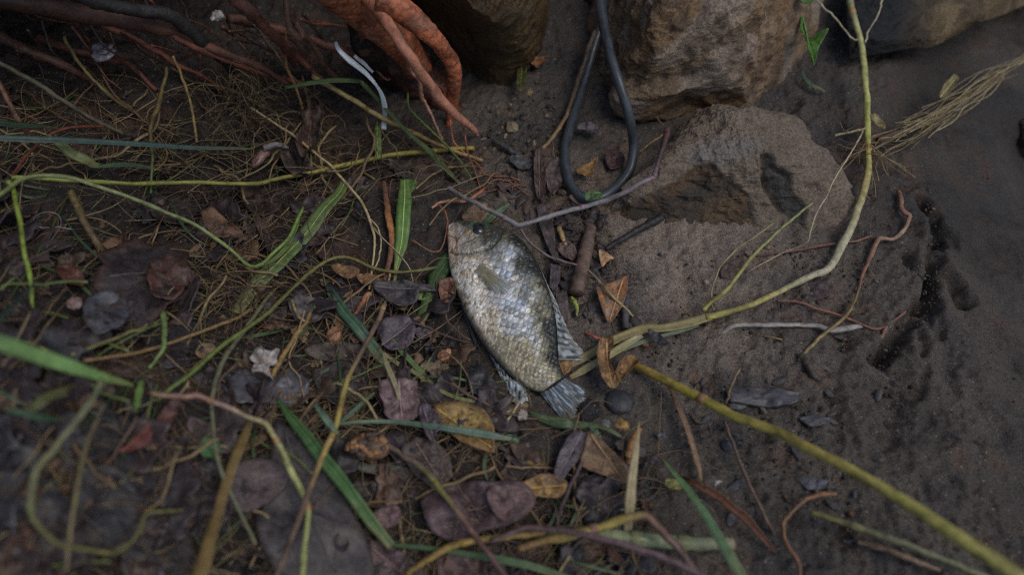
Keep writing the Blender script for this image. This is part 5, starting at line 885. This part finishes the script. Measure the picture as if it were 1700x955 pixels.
S('root_strand', 'crooked orange brown root at the lower right', 'root', '1388,822,8 1370,821,9 1352,824,10 1332,834,11 1316,850,11 1302,864,11 1301,884,11 1308,906,11 1324,932,11 1330,965,10', [3.0, 4.12, 3.75, 3.75, 4.12, 3.38, 3.75, 3.75, 3.75], [(134, 88, 44), (130, 84, 44), (122, 88, 62), (136, 92, 42), (124, 80, 50), (112, 76, 58)], m='root', rough=.25)
S('straw', 'blurred olive stalk at the bottom right', 'straw', '1346,850,10 1400,868,14 1470,893,16 1541,920,16 1640,960,14', [4, 6.5, 7, 7, 6], [(112, 108, 58), (92, 90, 66), (84, 86, 56)])
S('straw', 'blurred tan stalk below the olive one at the bottom right', 'straw', '1422,900,6 1470,913,10 1510,928,10 1560,948,8', [4, 6, 6, 5], [(104, 84, 64)])

for s_, c_, l_, lf_ in [
 ('-20,700 30,690 70,720 60,770 10,790 -30,760', (44, 45, 51), 'blurred slate blue leaf at the left edge below the broad green blade', 8),
 ('-30,800 40,780 90,800 110,850 60,890 -20,880', (41, 40, 44), 'blurred dark grey leaf at the lower left edge behind the bending stem', 8),
 ('90,650 140,640 190,680 200,740 150,770 110,720', (48, 44, 42), 'blurred grey brown leaf between the two lower left olive stems', 7),
 ('130,780 190,770 230,830 210,900 150,910 120,850', (50, 49, 51), 'large blurred grey leaf behind the second olive stem at lower left', 7),
 ('200,690 250,740 270,800 240,840 200,800 190,740', (40, 36, 36), 'dark smooth leaf beneath the dark red standing leaf', 5),
 ('60,880 130,900 150,960 100,1000 40,980', (49, 41, 40), 'blurred brown leaf at the bottom left corner', 6),
 ('200,880 280,860 320,900 300,970 220,980', (44, 38, 38), 'blurred purple brown leaf at the bottom edge left of the ochre strip', 6),
 ('280,770 340,780 350,830 310,860 270,830', (55, 46, 44), 'dull pink brown leaf just left of the ochre strip', 6),
 ('240,560 290,540 330,560 320,600 270,610', (41, 36, 38), 'dark leaf beneath the tan stalk at left', 6),
 ('60,560 110,540 150,570 140,620 90,630', (50, 44, 41), 'brown leaf behind the broad light green blade', 6),
 ('500,800 560,840 620,900 560,930 500,880', (38, 33, 33), 'narrow dark leaf tucked under the big taupe leaf', 4),
 ('520,620 570,600 610,620 600,660 550,670', (49, 42, 41), 'brown grey leaf beneath the yellow part of the leaning twig', 5),
 ('770,880 840,870 880,900 850,950 790,950', (53, 41, 41), 'dark reddish leaf under the purple brown sweeping stem', 4),
 ('400,300 440,310 470,340 440,360 405,340', (49, 38, 33), 'brown leaf under the level yellow stem', 5),
 ('250,330 300,322 330,345 300,372 255,360', (44, 34, 30), 'dark brown leaf beneath the pale bent stem', 5)]:
    Lf('dead_leaf', l_, 'leaf', s_, c_, lf_, .06, .7, ragged=.02)
for s_, c_, l_ in [('650,785 690,775 715,800 700,828 660,820', (63, 51, 48), 'brown grey leaf right of the green blade end at bottom'), ('590,800 640,806 660,835 620,842 590,826', (44, 38, 36), 'dark leaf bit touching the green blade near its lower end')]:
    Lf('dead_leaf', l_, 'leaf', s_, c_, 5, .08, .8)
KD[0] = .72; DS[0] = .10
# ------------------------------------------------------------------ many alike: leaf scraps, straws, chips in the litter (copies share mesh data)
LIT = num('-60,300 60,330 330,330 560,300 600,330 520,440 560,470 720,470 760,560 840,660 900,720 1090,740 1110,1010 -60,1010')
UPL = num('180,120 430,120 620,220 780,250 820,330 740,340 640,330 560,300 330,300 -40,300 -60,150')
MIDR = num('820,250 930,260 1000,360 1040,430 1060,540 980,560 930,480 880,390 780,330')
def scatter(poly, n, seed):
    r = np.random.default_rng(seed); p = np.array(poly); out = []
    while len(out) < n:
        q = r.uniform(p.min(0), p.max(0), (n * 3, 2)); out += [tuple(x) for x in q[inpoly(q, poly)]]
    return out[:n], r
def protos(kind, cols, n, seed):
    r = np.random.default_rng(seed); outp = []
    for i in range(n):
        c = np.array(O(*cols[i % len(cols)])); sd = seed + i
        if kind == 'leaf':
            m_, k_ = 34, 6; an = np.linspace(0, 2 * math.pi, m_, endpoint=False); rr = (1 + .42 * fbm(np.stack([np.cos(an) * 2.2 + sd, np.sin(an) * 2.2], -1), 5, sd, .65)) * np.array(1.)
            el = r.uniform(.45, .9); ring = np.stack([np.cos(an) * rr, np.sin(an) * rr * el], -1) * .008
            fr = np.linspace(.2, 1, k_); G = np.concatenate([[[0, 0]], (ring[None] * fr[:, None, None]).reshape(-1, 2)]); rad = np.concatenate([[0], np.repeat(fr, m_)])
            zz = .0016 * fbm(G * 200 + sd, 4, sd) + r.uniform(-.0006, .0012) * rad ** 2 + r.uniform(-.25, .25) * np.abs(G[:, 1]); top = np.column_stack([G, zz]); bot = top - [0, 0, .0004]
            F = []; o1 = len(top)
            for j in range(m_):
                j2 = (j + 1) % m_; F += [(0, 1 + j, 1 + j2), (o1, o1 + 1 + j2, o1 + 1 + j)]
                for a_ in range(k_ - 1):
                    q = (1 + a_ * m_ + j, 1 + (a_ + 1) * m_ + j, 1 + (a_ + 1) * m_ + j2, 1 + a_ * m_ + j2); F += [q, tuple(x + o1 for x in q[::-1])]
                e1, e2 = 1 + (k_ - 1) * m_ + j, 1 + (k_ - 1) * m_ + j2; F.append((e1, e1 + o1, e2 + o1, e2))
            V = np.vstack([top, bot]); f = np.clip(.5 + .7 * fbm(V[:, :2] * 260 + sd, 4, sd + 5), 0, 1)[:, None]; outp.append((V, F, c * (f + .55 * (1 - f)), 'leaf'))
        elif kind == 'straw':
            n_ = 18; t = np.linspace(-.5, .5, n_); L = .02; P = np.column_stack([t * L * 2, .004 * r.normal() * (t * 2) ** 2 + .0015 * fbm(np.column_stack([t * 4 + sd, t * 0]), 2, sd), .0012 * r.normal() * t + .001 * fbm(np.column_stack([t * 3 + sd, t * 0 + 5]), 2, sd)])
            if r.random() < .35: P[n_ // 2:, 1] += (t[n_ // 2:]) * L * r.uniform(-.6, .6)
            V, F = tube(P, r.uniform(.0003, .00062) * (1 - .4 * np.abs(t)), 6, .15, sd, r.choice([1., .5])); outp.append((V, F, c, 'stem'))
        else:
            V, F = ICO1; V = ICO3[0].copy(); F = ICO3[1]; r2 = np.random.default_rng(sd)
            for _ in range(9):
                nn = r2.normal(size=3); nn /= np.linalg.norm(nn); ex = V @ nn - r2.uniform(.5, .85); V = V - np.where(ex > 0, ex * .95, 0)[:, None] * nn
            V = V * np.array([1.6, .7, .35]) * .0045; outp.append((V, F, c, 'wood' if kind == 'chip' else 'stone'))
    return outp
import re
LAND = []
for o in list(scene.objects):
    if o.parent is None and 'label' in o and 'kind' not in o and o.type in ('MESH', 'EMPTY'):
        ph = re.split(r' (?:lying|standing|hanging|leaning|of|on|at|in|by|near|beside|under|beneath|below|above|left|right|with|from|to|over|along|across|behind|between|running|slanting|sloping|reaching|crossing|curving|bent|ending|pointing|caught|arching|that|around|round|against|through|sweeping|rising|laying|sunk|just|looping|looped|joined|down|up|shining|poking|propped|pressed|touching|tucked|wrapped|climbing|inside|off|continuing|branching|crossing|bending|turning|half|branching|twisting|going|close|hugging) ', ' ' + o['label'])[0].strip()
        if 2 <= len(ph.split()) <= 4:
            if o.type == 'MESH': vv = np.array([v.co[:] for v in o.data.vertices][::7]) + np.array(o.location); LAND.append((ph, proj(vv)))
cnt_ = {}
for ph, _ in LAND: cnt_[ph] = cnt_.get(ph, 0) + 1
LAND = [q for q in LAND if cnt_[q[0]] == 1]; USED = {o['label'] for o in scene.objects if 'label' in o}
def where(noun, u, v):
    ds = []
    for ph, pv in LAND:
        d_ = np.hypot(pv[:, 0] - u, pv[:, 1] - v); k = int(d_.argmin()); ds.append((d_[k], ph, pv[k]))
    ds.sort(key=lambda q: q[0])
    def rel(q):
        du, dv = u - q[2][0], v - q[2][1]
        if q[0] < 7: return 'touching'
        if abs(du) > 2 * abs(dv): return 'left of' if du < 0 else 'right of'
        if abs(dv) > 2 * abs(du): return 'above' if dv < 0 else 'below'
        return ('above' if dv < 0 else 'below') + (' and left of' if du < 0 else ' and right of')
    for a_ in range(0, 3):
        l_ = f'{noun} {rel(ds[a_])} the {ds[a_][1]}'
        if l_ not in USED and len(l_.split()) <= 16: USED.add(l_); return l_
    for a_ in range(5):
        for b_ in range(a_ + 1, 6):
            l_ = f'{noun} {rel(ds[a_])} the {ds[a_][1]}, near the {ds[b_][1]}'
            if len(l_.split()) > 16: l_ = f'{noun} between the {ds[a_][1]} and the {ds[b_][1]}'
            if l_ not in USED and len(l_.split()) <= 16: USED.add(l_); return l_
    return None
def many(name, label, fallback, cat, group, kind, cols, poly, n, seed, smin, smax, lmax=4., np_=6, tilt=.3):
    pos, r = scatter(poly, n, seed); pr = protos(kind, cols, np_, seed * 13); first = []
    for i, (u, v) in enumerate(pos):
        p = at(u, v, r.uniform(.5, lmax))
        if i < np_:
            V, F, c, m = pr[i]; o = mesh(name, V, F, c, m, loc=(0, 0, 0)); first.append(o); tag(o, label, cat, group)
        else:
            o = first[r.integers(np_)].copy(); COL.objects.link(o)
        k = r.uniform(smin, smax); w_ = where(label, u, v); o['label'] = w_ or fallback; o.location = p; o.scale = (k, k, k * (1 if kind != 'straw' else .8))
        o.rotation_euler = (r.normal(0, tilt), r.normal(0, tilt * .6), r.uniform(0, 6.28))
many('dead_leaf', 'purple brown leaf scrap', 'small scrap of dark purple brown dead leaf in the wet litter', 'leaf', 'purple brown leaf scraps in the litter', 'leaf', [(66, 56, 56), (76, 62, 62), (58, 50, 52)], LIT, 95, 11, .7, 2.3, 9)
many('dead_leaf', 'rust brown leaf scrap', 'small scrap of rust brown dead leaf in the wet litter', 'leaf', 'rust brown leaf scraps in the litter', 'leaf', [(98, 72, 54), (88, 60, 46), (84, 66, 52)], LIT, 60, 12, .5, 1.7, 9)
many('dead_leaf', 'black grey leaf scrap', 'small scrap of black grey rotten leaf in the wet litter', 'leaf', 'black grey leaf scraps in the litter', 'leaf', [(52, 50, 52), (44, 42, 42), (60, 60, 64)], LIT, 55, 13, .6, 2.0, 8)
many('dead_leaf', 'dark leaf scrap', 'small dark leaf scrap under the tangle of roots and stems', 'leaf', 'leaf scraps under the roots', 'leaf', [(62, 50, 44), (54, 44, 40), (76, 58, 46)], UPL, 32, 14, .5, 1.5)
many('straw', 'loose tan straw', 'loose tan bit of straw in the litter', 'straw', 'loose tan straws in the litter', 'straw', [(124, 104, 68), (112, 90, 58), (136, 118, 80)], LIT, 90, 15, .5, 1.8, 10, 10)
many('straw', 'loose brown twig', 'loose brown bit of thin twig in the litter', 'twig', 'loose brown twig bits in the litter', 'straw', [(80, 64, 54), (92, 72, 58), (70, 60, 56)], LIT, 60, 16, .6, 1.7, 9, 8)
many('straw', 'loose green stalk', 'loose olive green bit of stalk in the litter', 'straw', 'loose green stalk bits in the litter', 'straw', [(96, 108, 56), (84, 100, 50)], LIT, 26, 17, .6, 1.8, 10, 6)
many('straw', 'tan straw tangled', 'loose tan straw tangled beneath the tree roots', 'straw', 'loose straws beneath the roots', 'straw', [(116, 96, 62), (98, 78, 54), (128, 112, 76)], UPL, 60, 18, .6, 2.0, 14, 8)
many('bark_chip', 'brown bark chip', 'small brown chip of bark between the litter leaves', 'bark chip', 'bark chips in the litter', 'chip', [(96, 74, 58), (84, 66, 56), (112, 84, 60)], LIT, 70, 19, .5, 1.5, 3)
many('bark_chip', 'dark bark chip', 'small dark chip of bark on the mud beside the fish and hose', 'bark chip', 'bark chips beside the fish', 'chip', [(72, 62, 58), (60, 54, 54), (92, 76, 64)], MIDR, 60, 20, .4, 1.3, 2)
many('dead_leaf', 'little leaf scrap', 'small dark leaf scrap on the mud between the fish and the hose', 'leaf', 'leaf scraps between fish and hose', 'leaf', [(64, 56, 56), (74, 62, 58)], MIDR, 26, 21, .4, 1.1, 2)
many('dead_leaf', 'pale tan leaf scrap', 'small pale tan leaf scrap in the litter by the fish', 'leaf', 'pale tan leaf scraps near the fish', 'leaf', [(132, 104, 70), (118, 92, 62), (126, 108, 80)], num('380,440 740,460 760,640 900,740 1050,760 1050,850 700,800 420,700'), 46, 25, .3, .9, 6)
MUDP = num('1060,420 1300,400 1420,420 1500,320 1560,300 1560,620 1420,760 1420,930 1180,800 1080,640')
many('slate_flake', 'slate flake', 'small dark slate flake in the mud', 'stone', 'slate flakes in the right mud', 'chip', [(66, 63, 62), (72, 70, 72), (58, 54, 52)], num('1180,560 1420,560 1500,700 1420,900 1180,860 1090,720'), 22, 24, .3, 1.0, .8, 6, .12)
GRAV = num('800,150 900,60 960,80 930,230 860,320 800,280')
many('pebble', 'small dark stone', 'small dark stone in the bare mud at right', 'pebble', 'small stones in the bare mud', 'stone', [(70, 68, 66), (58, 58, 60), (96, 84, 70)], MUDP, 60, 22, .18, .65, .6)
many('pebble', 'gravel bit', 'small bit of gravel on the mud below the dark rock', 'pebble', 'gravel bits below the dark rock', 'stone', [(96, 88, 76), (72, 66, 60), (120, 108, 88)], GRAV, 50, 23, .15, .5, .6)
# ------------------------------------------------------------------ long thin strands criss-crossing the litter, each its own
r_ = np.random.default_rng(77)
LEFT = num('-40,170 300,150 560,260 640,330 560,450 700,480 760,600 860,690 1040,760 1060,960 -40,960')
KINDS = [('thin tan straw', 'straw', [(122, 104, 72), (134, 118, 84), (108, 88, 60)]), ('thin brown stalk', 'twig', [(88, 68, 54), (76, 60, 52), (98, 74, 54)]), ('thin olive grass stem', 'grass stem', [(92, 96, 52), (82, 90, 48), (104, 104, 60)]), ('narrow green grass blade', 'grass blade', [(66, 92, 48), (60, 86, 54), (78, 104, 54)])]
pos, _ = scatter(LEFT, 330, 78)
for i, (u, v) in enumerate(pos):
    kd_ = int(r_.choice(4, p=[.36, .2, .24, .2])); a_ = math.radians(r_.choice([r_.normal(-42, 22), r_.normal(-8, 20), r_.normal(48, 24)], p=[.5, .25, .25])); L_ = r_.uniform(60, 230); bd_ = r_.normal(0, .22); l0 = r_.uniform(2, 12)
    ts = np.linspace(-.5, .5, 5); s = ' '.join('%.0f,%.0f,%.1f' % (u + L_ * t * math.cos(a_ + bd_ * t * 2), v + L_ * t * math.sin(a_ + bd_ * t * 2) + bd_ * L_ * .35 * t * t, max(1.2, l0 * (1 - 1.4 * abs(t + .15)))) for t in ts)
    nm_, ct_, cl_ = KINDS[kd_]; lb_ = where(nm_, u, v) or nm_ + ' in the litter'; c_ = [cl_[r_.integers(3)], cl_[r_.integers(3)]]
    if kd_ == 3: Bl('grass_strand', lb_, ct_, s, [2, r_.uniform(3.5, 6.5), r_.uniform(3, 6), 1], c_, group='thin strands criss-crossing the litter', rib=False)
    else: S(('straw', 'twig', 'grass_strand')[kd_], lb_, ct_, s, [r_.uniform(.8, 1.9), r_.uniform(.8, 1.7), .6], c_, group='thin strands criss-crossing the litter', k=5, n=18, wob=1.2)
# ------------------------------------------------------------------ uncountable stuff
def fibres(name, label, regions, seed, cols, rmin, rmax):
    r = np.random.default_rng(seed); VV = []; FF = []; CC = []; off = 0; k = 4; n_ = 10
    for poly, cnt, lmin, lmax, hi in regions:
        pos, _ = scatter(poly, cnt, seed + len(VV))
        for (u, v) in pos:
            p0 = at(u, v, 0); a_ = r.uniform(0, 6.28); L = r.uniform(lmin, lmax) / 1000; bend = r.normal(0, .7); t = np.linspace(0, 1, n_)
            ang = a_ + bend * t + .7 * vn(np.column_stack([t * 3 + r.uniform(0, 99), t * 0]), 3); stp = L / n_
            x = p0[0] + np.cumsum(np.cos(ang)) * stp; y = p0[1] + np.cumsum(np.sin(ang)) * stp
            lift = (r.uniform(.5, hi) + r.uniform(0, hi) * np.sin(t * math.pi) + r.normal(0, 1) * vn(np.column_stack([t * 4 + r.uniform(0, 99), t * 0]), 9)) / 1000
            z_ = base(x, y) + np.maximum(lift, .0008); V, F = tube(np.column_stack([x, y, z_]), r.uniform(rmin, rmax) / 1000 * (1 - .5 * t), k)
            VV.append(V); FF += [tuple(np.array(f) + off) for f in F]; off += len(V); c = O(*cols[r.integers(len(cols))]) * r.uniform(.6, 1.15); CC.append(np.tile(c, (len(V), 1)))
    o = mesh(name, np.vstack(VV), FF, np.vstack(CC), 'fibre', loc=(0, 0, 0)); return tag(o, label, kind='stuff')
EDG = num('330,300 560,280 640,340 560,450 400,560 330,470')
def litter_stuff(name, label, poly, n, seed, cols, smin, smax):
    r = np.random.default_rng(seed); pr = protos('leaf', cols, 9, seed); pos, _ = scatter(poly, n, seed); VV = []; FF = []; CC = []; off = 0
    for (u, v) in pos:
        V, F, c, _m = pr[r.integers(9)]; k = r.uniform(smin, smax); a_ = r.uniform(0, 6.28); ca_, sa_ = math.cos(a_), math.sin(a_); Q = V * k
        Q = np.column_stack([Q[:, 0] * ca_ - Q[:, 1] * sa_, Q[:, 0] * sa_ + Q[:, 1] * ca_, Q[:, 2] + Q[:, 0] * r.normal(0, .25) + Q[:, 1] * r.normal(0, .25)]) + at(u, v, r.uniform(.3, 3))
        VV.append(Q); FF += [tuple(np.array(q) + off) for q in F]; off += len(V); CC.append(c * r.uniform(.6, 1.2))
    o = mesh(name, np.vstack(VV), FF, np.vstack(CC), 'leaf', loc=(0, 0, 0)); return tag(o, label, kind='stuff')
litter_stuff('leaf_litter', 'layer of small broken leaf bits covering the left bank', LIT, 420, 61, [(56, 50, 50), (74, 60, 52), (48, 46, 48), (90, 70, 54), (64, 56, 58), (104, 82, 60)], .35, 1.0)
fibres('dry_fibres', 'tangle of hair thin dry fibres and rootlets over the litter', [(num('330,330 560,300 600,330 520,440 560,470 720,470 760,560 840,660 900,720 1090,740 1110,1010 330,1010 300,640'), 720, 15, 65, 8), (num('-60,300 330,330 300,640 330,1010 -60,1010'), 190, 15, 65, 8), (num('180,190 430,170 620,230 780,260 820,330 740,340 640,330 560,300 330,300 -40,300 -60,220'), 330, 20, 70, 10), (EDG, 170, 15, 50, 9), (MIDR, 150, 8, 30, 3), (num('360,150 450,140 460,230 400,250'), 200, 15, 40, 22), (num('340,440 440,450 430,540 350,540'), 90, 12, 40, 10)], 31, [(136, 116, 82), (104, 86, 62), (84, 62, 47), (120, 100, 68), (72, 57, 48)], .14, .34)
def crumbs(name, label, regions, seed, cols):
    r = np.random.default_rng(seed); V0, F0 = ICO1; VV = []; FF = []; CC = []; off = 0
    for poly, cnt, a_, b_ in regions:
        pos, _ = scatter(poly, cnt, seed + len(VV))
        for (u, v) in pos:
            p = at(u, v, 0); s_ = a_ * (b_ / a_) ** (r.random() ** 2.2) / 1000
            V = V0 * (1 + .25 * r.normal(size=(len(V0), 1))) * s_ * r.uniform(.6, 1.3, 3) + p + [0, 0, s_ * .2]
            VV.append(V); FF.append(F0 + off); off += len(V); CC.append(np.tile(O(*cols[r.integers(len(cols))]) * r.uniform(.6, 1.1), (len(V), 1)))
    o = mesh(name, np.vstack(VV), np.vstack(FF), np.vstack(CC), 'mud', loc=(0, 0, 0), smooth=True); return tag(o, label, kind='stuff')
crumbs('soil_crumbs', 'grit and small clods of wet soil over the mud', [(MUDP, 2800, .25, 1.5), (GRAV, 900, .25, 1.5), (MIDR, 900, .3, 1.6), (LIT, 1200, .4, 2.2), (num('1000,420 1740,180 1740,980 1080,980'), 700, .25, .8)], 41, [(66, 62, 58), (52, 50, 48), (84, 78, 70), (98, 88, 74), (56, 55, 55), (110, 80, 56)])

# tidy: drop the helper property used while building
for o in list(scene.objects):
    if '_p' in o: del o['_p']
